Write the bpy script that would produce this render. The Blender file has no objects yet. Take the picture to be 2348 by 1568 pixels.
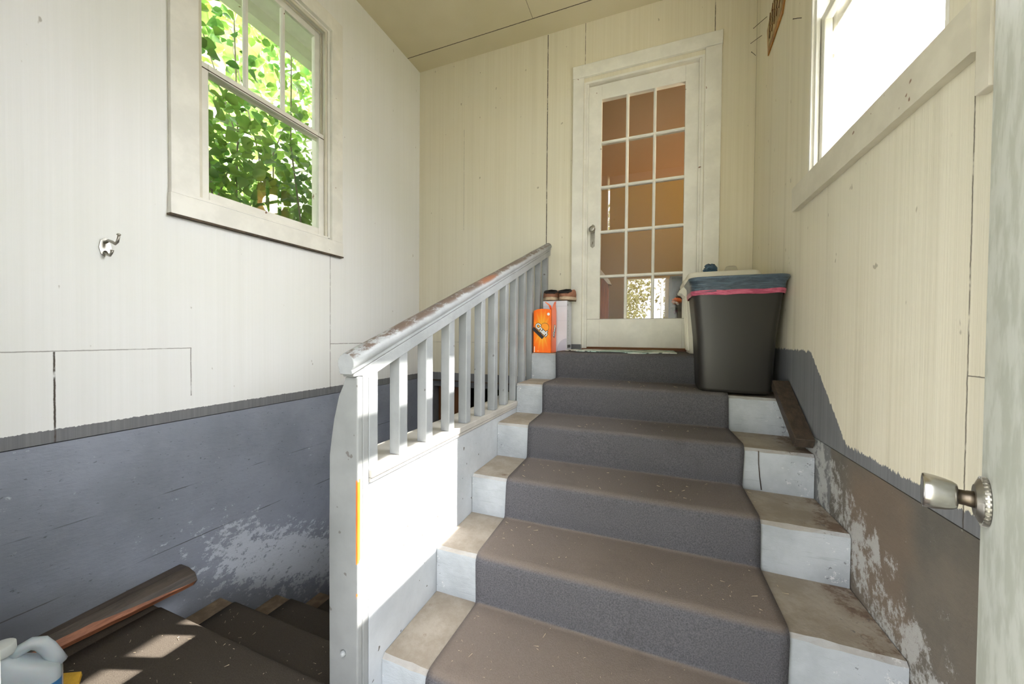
import bpy, math, random
from mathutils import Vector, Matrix, noise
random.seed(7)
S = bpy.context.scene
C = S.collection
# ---------------------------------------------------------------- camera, world, sun, exposure
# camera height is z = 0; porch floor lies at z = -1.18, metres throughout
cam = bpy.data.cameras.new('camera'); cam.sensor_width = 36; cam.lens = 836.1 / 2348 * 36; cam.clip_start = .02
co = bpy.data.objects.new('camera', cam); C.objects.link(co)
yaw, pit, rol = .36632, .016547, .0078074
f_ = Vector((-math.sin(yaw) * math.cos(pit), math.cos(yaw) * math.cos(pit), -math.sin(pit)))
r_ = Vector((math.cos(yaw), math.sin(yaw), 0)); u_ = r_.cross(f_)
r2 = math.cos(rol) * r_ + math.sin(rol) * u_; u2 = -math.sin(rol) * r_ + math.cos(rol) * u_
co.matrix_world = Matrix(((r2.x, u2.x, -f_.x, 0), (r2.y, u2.y, -f_.y, 0), (r2.z, u2.z, -f_.z, 0), (0, 0, 0, 1)))
S.camera = co
W = bpy.data.worlds.new('world'); S.world = W; W.use_nodes = True
wn = W.node_tree.nodes; wl = W.node_tree.links
bg = wn['Background']; bg.inputs['Color'].default_value = (.95, .975, 1, 1)
# hazy white sky that brightens around the sun
wc = wn.new('ShaderNodeTexCoord'); wd = wn.new('ShaderNodeVectorMath'); wd.operation = 'DOT_PRODUCT'
wl.new(wc.outputs['Generated'], wd.inputs[0]); wd.inputs[1].default_value = Vector((1, .36, 1.11)).normalized()
wr = wn.new('ShaderNodeMapRange'); wr.interpolation_type = 'SMOOTHSTEP'; wl.new(wd.outputs['Value'], wr.inputs[0])
wr.inputs[1].default_value = .62; wr.inputs[2].default_value = 1; wr.inputs[3].default_value = 2.8; wr.inputs[4].default_value = 13
wl.new(wr.outputs[0], bg.inputs['Strength'])
sun = bpy.data.lights.new('sun', 'SUN'); sun.energy = 11; sun.angle = .009; sun.color = (1, .95, .87)
so = bpy.data.objects.new('sun', sun); C.objects.link(so)
so.rotation_euler = Vector((-1, -.36, -1.11)).to_track_quat('-Z', 'Y').to_euler()
S.view_settings.view_transform = 'Standard'; S.view_settings.look = 'None'; S.view_settings.gamma = 1
S.view_settings.use_curve_mapping = False
S.view_settings.exposure = 1.64
cy = S.cycles
cy.use_denoising = True; cy.max_bounces = 14; cy.diffuse_bounces = 10; cy.transparent_max_bounces = 24
cy.caustics_reflective = False; cy.caustics_refractive = False; cy.sample_clamp_indirect = 12

def portal(loc, size, direction):      # daylight openings: portals only guide sky sampling, they add no light
    l = bpy.data.lights.new('sky_portal', 'AREA'); l.shape = 'RECTANGLE'; l.size, l.size_y = size
    l.cycles.is_portal = True
    o = bpy.data.objects.new('sky_portal', l); C.objects.link(o); o.location = loc
    o.rotation_euler = Vector(direction).to_track_quat('-Z', 'Y').to_euler()
portal((-2.24, 1.5, 1.38), (1.5, .85), (1, 0, 0))
portal((.78, 1.57, 1.4), (1.5, .9), (-1, 0, 0))
portal((-.22, -.06, -.16), (.9, 2.1), (0, 1, 0))

XL, XR, YB, YF, ZC, FZ = -2.075, .635, 2.93, .16, 2.475, -1.18

# ---------------------------------------------------------------- helpers
def srgb(r, g, b):
    f = lambda c: (c / 255 / 12.92) if c / 255 <= .04045 else ((c / 255 + .055) / 1.055) ** 2.4
    return (f(r), f(g), f(b), 1)

class MB:
    def __init__(s): s.v = []; s.f = []; s.smooth = []
    def quad(s, pts, sm=False):
        n = len(s.v); s.v += [tuple(p) for p in pts]; s.f.append(tuple(range(n, n + len(pts)))); s.smooth.append(sm); return s
    def box(s, x0, x1, y0, y1, z0, z1):
        n = len(s.v)
        s.v += [(x, y, z) for x in (x0, x1) for y in (y0, y1) for z in (z0, z1)]
        for q in ((0, 1, 3, 2), (4, 6, 7, 5), (0, 4, 5, 1), (2, 3, 7, 6), (0, 2, 6, 4), (1, 5, 7, 3)):
            s.f.append(tuple(n + i for i in q)); s.smooth.append(False)
        return s
    def obox(s, a, b, w, h, up=(0, 0, 1)):        # box along a-b
        a = Vector(a); b = Vector(b); d = (b - a).normalized(); u = Vector(up); r = d.cross(u).normalized(); u = r.cross(d)
        n = len(s.v)
        for p in (a, b):
            for i, j in ((-1, -1), (1, -1), (1, 1), (-1, 1)): s.v.append(tuple(p + r * i * w / 2 + u * j * h / 2))
        for q in ((3, 2, 1, 0), (4, 5, 6, 7), (0, 1, 5, 4), (1, 2, 6, 5), (2, 3, 7, 6), (3, 0, 4, 7)):
            s.f.append(tuple(n + i for i in q)); s.smooth.append(False)
        return s
    def loft(s, rings, cap0=True, cap1=True, closed=True, sm=True):
        n = len(s.v); k = len(rings[0])
        for r in rings: s.v += [tuple(p) for p in r]
        for i in range(len(rings) - 1):
            for j in range(k if closed else k - 1):
                j2 = (j + 1) % k
                s.f.append((n + i * k + j, n + i * k + j2, n + (i + 1) * k + j2, n + (i + 1) * k + j)); s.smooth.append(sm)
        if cap0: s.f.append(tuple(n + j for j in range(k))[::-1]); s.smooth.append(False)
        if cap1: s.f.append(tuple(n + (len(rings) - 1) * k + j for j in range(k))); s.smooth.append(False)
        return s
    def tube(s, pts, rad, k=8, cap=True):
        pts = [Vector(p) for p in pts]; rad = rad if isinstance(rad, (list, tuple)) else [rad] * len(pts)
        rings = []; ref = None
        for i, p in enumerate(pts):
            d = (pts[min(i + 1, len(pts) - 1)] - pts[max(i - 1, 0)]).normalized()
            if ref is None: ref = Vector((0, 0, 1)) if abs(d.z) < .9 else Vector((1, 0, 0))
            a = d.cross(ref).normalized(); b = a.cross(d).normalized(); ref = b
            rings.append([p + (a * math.cos(t) + b * math.sin(t)) * rad[i] for t in [2 * math.pi * j / k for j in range(k)]])
        return s.loft(rings, cap, cap)
    def lathe(s, prof, o, axis, k=24):       # prof: (t, r)
        o = Vector(o); d = Vector(axis).normalized(); ref = Vector((0, 0, 1)) if abs(d.z) < .9 else Vector((1, 0, 0))
        a = d.cross(ref).normalized(); b = d.cross(a)
        return s.loft([[o + d * t + (a * math.cos(2 * math.pi * j / k) + b * math.sin(2 * math.pi * j / k)) * r for j in range(k)] for t, r in prof])
    def prism(s, poly, x0, x1, axis='x'):    # poly in the two other axes
        def mk(a, p): return {'x': (a, p[0], p[1]), 'y': (p[0], a, p[1]), 'z': (p[0], p[1], a)}[axis]
        return s.loft([[mk(x0, p) for p in poly], [mk(x1, p) for p in poly]], sm=False)
    def build(s, name, mat, parent=None, bevel=0, seg=2, loc=None):
        me = bpy.data.meshes.new(name)
        if loc is None and parent is None and s.v:
            c = [sum(v[i] for v in s.v) / len(s.v) for i in range(3)]; c[2] = min(v[2] for v in s.v); loc = c
        if loc is None: loc = parent_world(parent)
        vs = [(v[0] - loc[0], v[1] - loc[1], v[2] - loc[2]) for v in s.v]
        me.from_pydata(vs, [], s.f); me.update()
        for p, q in zip(me.polygons, s.smooth): p.use_smooth = q
        o = bpy.data.objects.new(name, me); C.objects.link(o); me.materials.append(mat)
        import bmesh
        bm = bmesh.new(); bm.from_mesh(me); bmesh.ops.recalc_face_normals(bm, faces=bm.faces); bm.to_mesh(me); bm.free()
        if parent: o.parent = parent
        else: o.location = loc
        ORIG[o.name] = tuple(loc)
        if bevel:
            m = o.modifiers.new('bevel', 'BEVEL'); m.width = bevel; m.segments = seg; m.limit_method = 'ANGLE'; m.angle_limit = .6
        return o
ORIG = {}
def parent_world(p): return ORIG[p.name]
def empty(name, loc, label=None, cat=None, group=None, kind=None):
    o = bpy.data.objects.new(name, None); C.objects.link(o); o.location = loc; o.empty_display_size = .1
    ORIG[o.name] = tuple(loc); return tag(o, label, cat, group, kind)
def tag(o, label=None, cat=None, group=None, kind=None):
    for k, v in (('label', label), ('category', cat), ('group', group), ('kind', kind)):
        if v: o[k] = v
    return o

# ---- node expressions
class N:
    def __init__(s, name):
        s.m = bpy.data.materials.new(name); s.m.use_nodes = True; s.t = s.m.node_tree
        s.b = s.t.nodes['Principled BSDF']; s.tc = s.t.nodes.new('ShaderNodeNewGeometry')
        sp = s.t.nodes.new('ShaderNodeSeparateXYZ'); s.t.links.new(s.tc.outputs['Position'], sp.inputs[0])
        s.P = s.tc.outputs['Position']; s.x, s.y, s.z = (X(s, sp.outputs[i]) for i in range(3))
        sn = s.t.nodes.new('ShaderNodeSeparateXYZ'); s.t.links.new(s.tc.outputs['Normal'], sn.inputs[0]); s.nz = X(s, sn.outputs[2])
    def noise(s, scale=5, detail=4, rough=.55, sc=(1, 1, 1), off=(0, 0, 0), dist=0):
        mp = s.t.nodes.new('ShaderNodeMapping'); s.t.links.new(s.P, mp.inputs[0]); mp.inputs['Scale'].default_value = sc; mp.inputs['Location'].default_value = off
        n = s.t.nodes.new('ShaderNodeTexNoise'); s.t.links.new(mp.outputs[0], n.inputs['Vector'])
        n.inputs['Scale'].default_value = scale; n.inputs['Detail'].default_value = detail; n.inputs['Roughness'].default_value = rough; n.inputs['Distortion'].default_value = dist
        return X(s, n.outputs['Fac'])
    def col(s, c):
        n = s.t.nodes.new('ShaderNodeRGB'); n.outputs[0].default_value = c; return n.outputs[0]
    def mix(s, f, a, b):
        n = s.t.nodes.new('ShaderNodeMix'); n.data_type = 'RGBA'
        for i, v in ((0, f), (6, a), (7, b)):
            if isinstance(v, X): v = v.s
            if hasattr(v, 'is_output'): s.t.links.new(v, n.inputs[i])
            else: n.inputs[i].default_value = v
        return n.outputs[2]
    def out(s, color, rough=.6, bump=None, bs=.3, bd=.005, metal=0, spec=None, coat=None):
        def put(v, k):
            if isinstance(v, X): v = v.s
            if hasattr(v, 'is_output'): s.t.links.new(v, s.b.inputs[k])
            else: s.b.inputs[k].default_value = v
        put(color, 'Base Color'); put(rough, 'Roughness'); put(metal, 'Metallic')
        if spec is not None: put(spec, 'Specular IOR Level')
        if coat: put(coat, 'Coat Weight')
        if bump is not None:
            n = s.t.nodes.new('ShaderNodeBump'); n.inputs['Strength'].default_value = bs; n.inputs['Distance'].default_value = bd
            s.t.links.new(bump.s, n.inputs['Height']); s.t.links.new(n.outputs[0], s.b.inputs['Normal'])
        return s.m
class X:
    def __init__(s, n, so): s.n = n; s.s = so
    def m(s, op, *a):
        nd = s.n.t.nodes.new('ShaderNodeMath'); nd.operation = op; s.n.t.links.new(s.s, nd.inputs[0])
        for i, v in enumerate(a):
            if isinstance(v, X): s.n.t.links.new(v.s, nd.inputs[i + 1])
            else: nd.inputs[i + 1].default_value = v
        return X(s.n, nd.outputs[0])
    def __add__(s, o): return s.m('ADD', o)
    def __sub__(s, o): return s.m('SUBTRACT', o)
    def __mul__(s, o): return s.m('MULTIPLY', o)
    def __gt__(s, o): return s.m('GREATER_THAN', o)
    def __lt__(s, o): return s.m('LESS_THAN', o)
    def mx(s, o): return s.m('MAXIMUM', o)
    def mn(s, o): return s.m('MINIMUM', o)
    def abs(s): return s.m('ABSOLUTE')
    def ramp(s, a, b):      # smooth 0..1 between a and b
        nd = s.n.t.nodes.new('ShaderNodeMapRange'); nd.interpolation_type = 'SMOOTHSTEP'
        s.n.t.links.new(s.s, nd.inputs[0]); lo, hi, t0, t1 = (a, b, 0, 1) if a < b else (b, a, 1, 0)
        for i, v in enumerate((lo, hi, t0, t1)): nd.inputs[i + 1].default_value = v
        return X(s.n, nd.outputs[0])
    def line(s, p, w): return (s - p).abs().ramp(w, w * .35)

def plain(name, c, rough=.5, metal=0, var=.12, scale=8, bump=.0, spec=None, sc=(1, 1, 1)):
    n = N(name); q = n.noise(scale, 5, .6, sc)
    d = tuple(max(0, v * (1 - var * 2.2)) for v in c[:3]) + (1,)
    return n.out(n.mix(q.ramp(.35, .65), d, c), rough, n.noise(scale * 6, 3, .6, sc) if bump else None, bump, .003, metal, spec)

# ---------------------------------------------------------------- materials
CREAM = srgb(226, 222, 205); CREAM2 = srgb(212, 206, 184); GREY = srgb(112, 113, 116); DARK = srgb(62, 52, 42)
def siding(name, seams, thr, streak=1.0, base=None):
    n = N(name); CREAM, CREAM2, TAN = base or (srgb(224, 217, 198), srgb(214, 206, 184), srgb(192, 183, 160))
    st = n.noise(1, 5, .75, (75, 75, .55)); st2 = n.noise(1, 3, .5, (18, 18, .35), (3, 1, 0)); big = n.noise(.9, 3, .5)
    c = n.mix(st.ramp(.22, .8), CREAM2, CREAM)
    c = n.mix((st2.ramp(.5, .72)) * (.45 * streak), c, TAN)
    c = n.mix(big.ramp(.4, .7) * .3, c, srgb(218, 219, 208))
    speck = n.noise(26, 2, .5, (1, 1, .5)).ramp(.735, .77)
    c = n.mix(speck * .55, c, srgb(120, 108, 88))
    j = (n.noise(30, 3, .7) - .5) * .004
    m = None
    for kind, p, lo, hi, w, a in seams:
        if kind == 'y': l = (n.y + j).line(p, w) * (n.z > lo) * (n.z < hi)
        elif kind == 'x': l = (n.x + j).line(p, w) * (n.z > lo) * (n.z < hi)
        elif kind == 'zx': l = (n.z + j).line(p, w) * (n.x > lo) * (n.x < hi)
        else: l = (n.z + j).line(p, w) * (n.y > lo) * (n.y < hi)
        l = l * a
        m = l if m is None else m.mx(l)
    br = (n.noise(1, 4, .8, (70, 70, 3)) - .5) * (.055 * streak)
    grey = (n.z + br < thr(n))
    c = n.mix(grey, c, n.mix(st.ramp(.3, .75), srgb(104, 105, 109), srgb(122, 123, 125)))
    if m is not None: c = n.mix(m * (n.noise(14, 3, .7).ramp(.25, .5)), c, DARK)
    return n.out(c, .62, st * 1.0, .35 * streak, .004)

def thr_right(n):
    a = (n.y - 1.595) * .99 - .37            # diagonal brush line beside the stairs
    return a.mx(-.37).mn(-.055)
def thr_back(n): return (n.x > -.8) * .28 - .342
M = {}
M['side_left'] = siding('striated_panel_left', [('y', .655, -.41, -.072, .004, 1), ('y', 1.086, -.30, -.068, .003, .7), ('y', 1.902, -.38, .55, .003, .8), ('z', -.07, -2, 1.086, .003, .6), ('z', -.064, 1.9, 2.2, .003, .8)], lambda n: n.y * 0 - .362, .3, (srgb(231, 231, 231), srgb(226, 226, 225), srgb(211, 210, 205)))  # whiter base stands in for the cooler, stronger daylight on this wall
M['side_back'] = siding('striated_panel_back', [('x', -.827, .66, 2.47, .005, 1), ('x', -.521, 2.13, 2.5, .003, .9), ('x', .386, 2.13, 2.5, .004, .9), ('x', -1.6, .95, 1.85, .003, .45), ('zx', -.06, -2, -1.1, .0025, .6)], thr_back, .35)
M['side_right'] = siding('striated_panel_right', [('y', 1.083, -.45, .56, .0026, .8), ('z', -.078, .3, 1.083, .002, .8), ('y', 2.915, -.1, 2.5, .004, .7)], thr_right, 1.0)
def ceil_mat():
    n = N('ceiling_paint'); j = (n.noise(40, 4, .8) - .5) * .006
    c = n.mix(n.noise(1.2, 3).ramp(.35, .7), srgb(200, 191, 162), srgb(210, 201, 176))
    l = (n.y + j).line(2.745, .005) * (n.noise(9, 3, .8).ramp(.2, .42))
    l = l.mx((n.x + j).line(-.90, .003) * (n.y < 2.745) * .7)
    return n.out(n.mix(l, c, DARK), .7, n.noise(60, 3), .08, .003)
M['ceiling'] = ceil_mat()
def trim_mat(name='trim_paint', base=(231, 229, 222)):
    n = N(name); j = n.noise(7, 4, .6)
    c = n.mix(j.ramp(.35, .7), srgb(*[v - 12 for v in base]), srgb(*base))
    c = n.mix(n.noise(1, 5, .8, (30, 30, 4)).ramp(.66, .74) * .35, c, srgb(186, 176, 156))
    c = n.mix(n.noise(22, 2, .5).ramp(.74, .77) * .9, c, srgb(120, 84, 62))
    return n.out(c, .45, n.noise(30, 4, .7, (1, 1, .3)), .12, .003)
M['trim'] = trim_mat()
M['trim_dirty'] = trim_mat('weathered_trim_paint', (214, 209, 194))
M['gap'] = plain('dark_brown_gap', srgb(90, 76, 60), .8, var=.25, scale=30)
def found_left():
    n = N('painted_foundation_left')
    c = n.mix(n.noise(3, 6, .65).ramp(.3, .7), srgb(126, 131, 144), srgb(142, 147, 161))
    sp = n.noise(1, 3, .6, (60, 44, 120)); c = n.mix(sp.ramp(.67, .71) * .55, c, srgb(66, 66, 68))
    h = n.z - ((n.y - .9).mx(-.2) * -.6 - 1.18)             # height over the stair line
    pk = n.noise(1, 9, .82, (14, 14, 20)); pz = n.noise(2.6, 3, .5)
    band = (h.ramp(.60, .22) * (h.ramp(-.05, .2) * .6 + .4) * n.y.ramp(.75, 1.5)) * .215
    c = n.mix((pk + band + pz * .16).ramp(.715, .735), c, srgb(186, 191, 202))
    isl = n.noise(3.0, 2, .5, (1, 1, 1), (4, 2, 1)).ramp(.58, .66) * n.z.ramp(-.55, -.75) * n.y.ramp(1.15, .95)
    c = n.mix((pk + isl * .17).ramp(.70, .715) * isl, c, srgb(180, 186, 197))
    ln = ((n.z + (pk - .5) * .006).line(-.735, .003)).mx((n.z + (pk - .5) * .006).line(-1.0, .003)) * n.noise(5, 2).ramp(.4, .6)
    c = n.mix(ln * .8, c, srgb(58, 56, 56))
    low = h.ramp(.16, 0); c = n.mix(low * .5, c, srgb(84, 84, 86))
    return n.out(c, .6, n.noise(1, 5, .7, (30, 18, 60)), .45, .006)
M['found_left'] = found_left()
def found_right():
    n = N('bare_foundation_right')
    c = n.mix(n.noise(3.2, 6, .65).ramp(.3, .7), srgb(88, 84, 78), srgb(108, 100, 90))
    c = n.mix(n.noise(2.1, 2, .5, off=(2, 5, 1)).ramp(.56, .66) * .55, c, srgb(118, 100, 84))
    painted = (n.y + (n.noise(20, 4, .7) - .5) * .05).ramp(1.70, 1.72)
    c = n.mix(painted, c, srgb(108, 109, 110))
    h = n.z - ((n.y - .925) * .588 - 1.02)                   # over the nosing line
    pk = n.noise(1, 8, .8, (16, 16, 12)); b = h.ramp(.26, .02) * (h.ramp(-.25, -.02) * .6 + .4)
    c = n.mix((pk + b * .17).ramp(.62, .70) * .75, c, srgb(178, 178, 176))
    return n.out(c, .85, n.noise(1, 6, .7, (22, 22, 22)), .5, .008)
M['found_right'] = found_right()
M['found_back'] = plain('painted_foundation_back', srgb(106, 108, 112), .6, bump=.3)
def concrete(name, seedoff=0):
    n = N(name)
    paint = n.mix(n.noise(5, 5, .6).ramp(.3, .7), srgb(152, 157, 162), srgb(178, 183, 189))
    lap = n.noise(1, 3, .6, (6, 6, 90)); paint = n.mix(lap.ramp(.62, .7) * .3, paint, srgb(128, 132, 136))
    worn = n.mix(n.noise(7, 5, .7).ramp(.35, .65), srgb(136, 125, 112), srgb(158, 148, 136))
    c = n.mix(n.nz.ramp(.5, .9), paint, worn)
    wall = (n.x - .38).ramp(.06, .24).mx((n.x + .73).ramp(0, -.05) * .8)          # crumbly near the side walls
    pk = n.noise(1, 8, .85, (28, 28, 28), (seedoff, 0, 0))
    c = n.mix((pk + wall * .085).ramp(.655, .675) * (n.nz.ramp(.9, .5)) * .8, c, srgb(214, 214, 214))
    c = n.mix((n.noise(1, 6, .8, (22, 22, 30), (5, 5, 5)) + wall * .1).ramp(.69, .72) * .8, c, srgb(92, 92, 94))
    dirt = n.noise(9, 6, .8, off=(1, 7, 2)); c = n.mix((dirt + (n.x - .38).ramp(.08, .26) * .17).ramp(.62, .74) * n.nz.ramp(.5, .9) * .75, c, srgb(96, 70, 52))
    return n.out(c, .72, n.noise(1, 6, .75, (24, 24, 60)), .5, .006)
M['concrete'] = concrete('painted_concrete_step')
def curb():
    n = N('painted_curb_wall')
    c = n.mix(n.noise(4, 5, .6).ramp(.3, .7), srgb(170, 174, 180), srgb(190, 194, 199))
    c = n.mix(n.noise(38, 2, .5).ramp(.715, .73), c, srgb(96, 90, 86))
    return n.out(c, .6, n.noise(1, 5, .75, (30, 26, 40)), .5, .005)
M['curb'] = curb()
def rail_paint():
    n = N('grey_rail_paint')
    c = n.mix(n.noise(5, 5, .6).ramp(.3, .7), srgb(136, 139, 141), srgb(154, 157, 160))
    c = n.mix(n.noise(1, 5, .8, (40, 40, 5)).ramp(.66, .72) * .3, c, srgb(120, 120, 118))
    c = n.mix(n.noise(33, 2, .5).ramp(.74, .76) * .8, c, srgb(84, 78, 74))
    return n.out(c, .42, n.noise(1, 4, .7, (60, 60, 6)), .15, .003)
M['rail'] = rail_paint()
def handrail():
    n = N('worn_handrail_paint')
    c = n.mix(n.noise(5, 5, .6).ramp(.3, .7), srgb(140, 143, 145), srgb(160, 163, 166))
    top = n.nz.ramp(.1, .75); wear = n.noise(1, 8, .8, (24, 9, 24)); w2 = n.noise(1, 3, .5, (4, 2.2, 4), (3, 0, 0))
    mid = n.y.ramp(.8, 1.15) * n.y.ramp(2.7, 2.0)
    top = top * ((n.z - n.y * .3855) + .4624).ramp(.048, .062)
    c = n.mix((wear + top * .16 + mid * .07).ramp(.60, .70) * top, c, srgb(92, 78, 70))
    c = n.mix((w2 + wear * .25).ramp(.72, .80) * top * mid, c, srgb(128, 84, 62))
    c = n.mix((n.noise(1, 9, .85, (60, 30, 60))).ramp(.60, .66) * top * .5, c, srgb(190, 188, 186))
    return n.out(c, .4, wear, .3, .004)
M['handrail'] = handrail()
def newel():
    n = N('newel_paint'); c = n.mix(n.noise(4, 5, .6).ramp(.3, .7), srgb(128, 130, 131), srgb(146, 148, 149))
    c = n.mix(n.noise(30, 2, .5).ramp(.72, .74) * .8, c, srgb(96, 90, 88))
    e = (n.x + .79).abs().ramp(.008, .004) * (n.y - .82).abs().ramp(.014, .008); k = n.noise(1, 4, .7, (8, 8, 14))
    chip = (n.z.ramp(-.42, -.47) * n.z.ramp(-.70, -.63)); 
    c = n.mix((e * (k + chip * .35).ramp(.60, .68)), c, n.mix(n.noise(1, 3, .6, (60, 60, 4)).ramp(.4, .6), srgb(206, 98, 28), srgb(240, 150, 60)))
    return n.out(c, .45, n.noise(1, 4, .7, (50, 50, 5)), .15, .003)
M['newel'] = newel()
def carpet(name, a, b, dirt, dk):
    n = N(name)
    fb = n.noise(240, 3, .8); big = n.noise(3.5, 5, .65)
    c = n.mix(fb.ramp(.35, .65), a, b)
    c = n.mix(n.nz.ramp(.35, .95) * (big * .35 + (n.z.ramp(-.3, -1.0) * .55 + .12)) * dk, c, dirt)
    c = n.mix(big.ramp(.55, .7) * .2, c, srgb(60, 58, 60))
    lint = n.noise(1, 3, .6, (90, 150, 90)).ramp(.74, .77); c = n.mix(lint * .5, c, srgb(168, 160, 148))
    return n.out(c, .95, fb, .7, .004, spec=.15)
M['carpet'] = carpet('grey_carpet', srgb(74, 73, 77), srgb(99, 98, 103), srgb(126, 112, 100), .8)
M['carpet_low'] = carpet('dark_brown_carpet', srgb(58, 53, 49), srgb(76, 71, 66), srgb(78, 70, 60), .5)
M['low_step'] = plain('dusty_brown_step', srgb(122, 104, 84), .85, var=.2, scale=14, bump=.4)
M['glassframe'] = M['trim']
def glass(name, tint=(1, 1, 1, 1), haze=0.0, refl=.035):
    m = bpy.data.materials.new(name); m.use_nodes = True; t = m.node_tree; t.nodes.clear()
    o = t.nodes.new('ShaderNodeOutputMaterial'); tr = t.nodes.new('ShaderNodeBsdfTransparent'); tr.inputs[0].default_value = tint
    g = t.nodes.new('ShaderNodeBsdfGlossy'); g.inputs['Roughness'].default_value = .0
    lw = t.nodes.new('ShaderNodeLayerWeight'); lw.inputs[0].default_value = .5      # Schlick reflectance of a thin pane
    pw = t.nodes.new('ShaderNodeMath'); pw.operation = 'POWER'; t.links.new(lw.outputs['Facing'], pw.inputs[0]); pw.inputs[1].default_value = 5
    fr = t.nodes.new('ShaderNodeMath'); fr.operation = 'MULTIPLY_ADD'; t.links.new(pw.outputs[0], fr.inputs[0]); fr.inputs[1].default_value = .9; fr.inputs[2].default_value = refl
    mx = t.nodes.new('ShaderNodeMixShader'); t.links.new(fr.outputs[0], mx.inputs[0]); t.links.new(tr.outputs[0], mx.inputs[1]); t.links.new(g.outputs[0], mx.inputs[2])
    last = mx
    if haze:
        d = t.nodes.new('ShaderNodeBsdfTranslucent'); d.inputs[0].default_value = (.8, .83, .85, 1)
        m2 = t.nodes.new('ShaderNodeMixShader'); m2.inputs[0].default_value = haze
        t.links.new(mx.outputs[0], m2.inputs[1]); t.links.new(d.outputs[0], m2.inputs[2]); last = m2
    t.links.new(last.outputs[0], o.inputs[0]); return m
M['glass'] = glass('window_glass'); M['glass_dusty'] = glass('dusty_window_glass', haze=.03)
M['glass_door'] = glass('door_glass', refl=.10)
M['clear'] = glass('clear_plastic', (.93, .93, .93, 1), haze=.12)
M['entry_door'] = None
def entry():
    n = N('mottled_door_paint'); c = n.mix(n.noise(22, 4, .6, (1, 1, .55)).ramp(.4, .62), srgb(186, 190, 180), srgb(208, 211, 204))
    c = n.mix(n.noise(6, 3).ramp(.5, .7) * .4, c, srgb(176, 178, 166))
    return n.out(c, .5, n.noise(25, 3, .6, (1, 1, .5)), .2, .004)
M['entry_door'] = entry()
def metal(name, c, r): 
    n = N(name); return n.out(n.mix(n.noise(30, 3).ramp(.3, .7), tuple(v * .8 for v in c[:3]) + (1,), c), r, metal=1.0)
M['steel'] = metal('brushed_steel', (.62, .60, .57, 1), .24); M['dull'] = metal('tarnished_metal', (.42, .40, .36, 1), .38)
M['bronze'] = metal('dark_bronze', (.16, .13, .10, 1), .4)
def wood(name, a, b, sc, rough=.55, bump=.3):
    n = N(name); g = n.noise(1, 6, .7, sc, dist=.6); return n.out(n.mix(g.ramp(.3, .7), a, b), rough, g, bump, .004)
M['red_wood'] = wood('split_red_wood', srgb(110, 62, 40), srgb(176, 112, 76), (50, 4, 50))
M['dark_wood'] = wood('weathered_dark_wood', srgb(54, 46, 42), srgb(86, 76, 68), (50, 5, 50))
M['brown_lumber'] = wood('old_brown_lumber', srgb(46, 38, 32), srgb(74, 62, 52), (60, 6, 60))
M['thresh'] = wood('brown_threshold_wood', srgb(84, 50, 34), srgb(130, 84, 56), (5, 60, 60))
M['panel_wood'] = wood('orange_panel_wood', srgb(150, 84, 44), srgb(196, 118, 66), (40, 40, 3), .4, .1)
M['brown_door'] = wood('brown_basement_door', srgb(96, 58, 26), srgb(128, 80, 38), (30, 30, 2), .5, .1)

# ---------------------------------------------------------------- setting: walls, floor, ceiling
def struct(o): o['kind'] = 'structure'; return o
T = .13
JZ = -.41       # joint between panels and foundation
b = MB()
b.box(XL - T, XL, YF - .2, 1.117, JZ, ZC); b.box(XL - T, XL, 1.900, YB + .15, JZ, ZC); b.box(XL - T, XL, 1.117, 1.900, JZ, .654); b.box(XL - T, XL, 1.117, 1.900, 2.063, ZC)
struct(b.build('wall_left', M['side_left']))
struct(MB().box(XL - T - .08, XL - .002, YF - .2, YB + .15, -2.7, JZ - .004).build('wall_left_foundation', M['found_left']))
b = MB()
b.box(XR, XR + T, YF - .2, 1.164, JZ, ZC); b.box(XR, XR + T, 1.987, YB + .15, JZ, ZC); b.box(XR, XR + T, 1.164, 1.987, JZ, .70); b.box(XR, XR + T, 1.164, 1.987, 2.07, ZC)
struct(b.build('wall_right', M['side_right']))
struct(MB().box(XR + .002, XR + T + .08, YF - .2, YB + .15, -2.7, JZ - .004).build('wall_right_foundation', M['found_right']))
b = MB()      # back wall, door opening x -.525..325
b.box(XL, -.525, YB, YB + T, JZ, ZC); b.box(.325, XR, YB, YB + T, JZ, ZC); b.box(-.525, .325, YB, YB + T, 2.01, ZC); b.box(-.525, .325, YB, YB + T, JZ, -.12)
struct(b.build('wall_back', M['side_back']))
b = MB()      # foundation below with the basement doorway x -1.93..-1.02
b.box(XL, -1.93, YB, YB + .16, -2.7, JZ - .012); b.box(-1.02, XR, YB, YB + .16, -2.7, JZ - .012); b.box(-1.93, -1.02, YB, YB + .16, -.455, JZ - .012)
struct(b.build('wall_back_foundation', M['found_back']))
# front wall with the doorway the camera looks through
b = MB()
b.box(XL, -.661, .02, YF - .002, -1.3, ZC); b.box(.20, XR, .02, YF - .06, -1.3, ZC); b.box(-.63, .20, .02, YF - .06, .88, ZC)
struct(b.build('wall_front', M['side_left']))
struct(MB().box(-.66, -.63, -.02, YF - .0005, FZ, .88).build('trim_1', M['trim']))
struct(MB().box(XL - .6, XR + .6, -.45, 3.6, ZC, ZC + .1).build('ceiling', M['ceiling']))
# roof overhang with soffits: shades the upper part of both windows
for i, (xa, xb, xc, zl) in enumerate(((XL - T, -2.64, -2.55, 2.155), (XR + T, 1.2, 1.11, 2.11))):
    b = MB(); b.box(min(xa, xc), max(xa, xc), -.5, 3.05, 2.24, 2.27)
    b.box(min(xb, xc), max(xb, xc), -.5, 3.05, zl, 2.34); b.box(min(xa, xb), max(xa, xb), -.5, 3.05, 2.34, 2.6)
    struct(b.build('trim_%d' % (i + 2), M['trim']))
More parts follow.
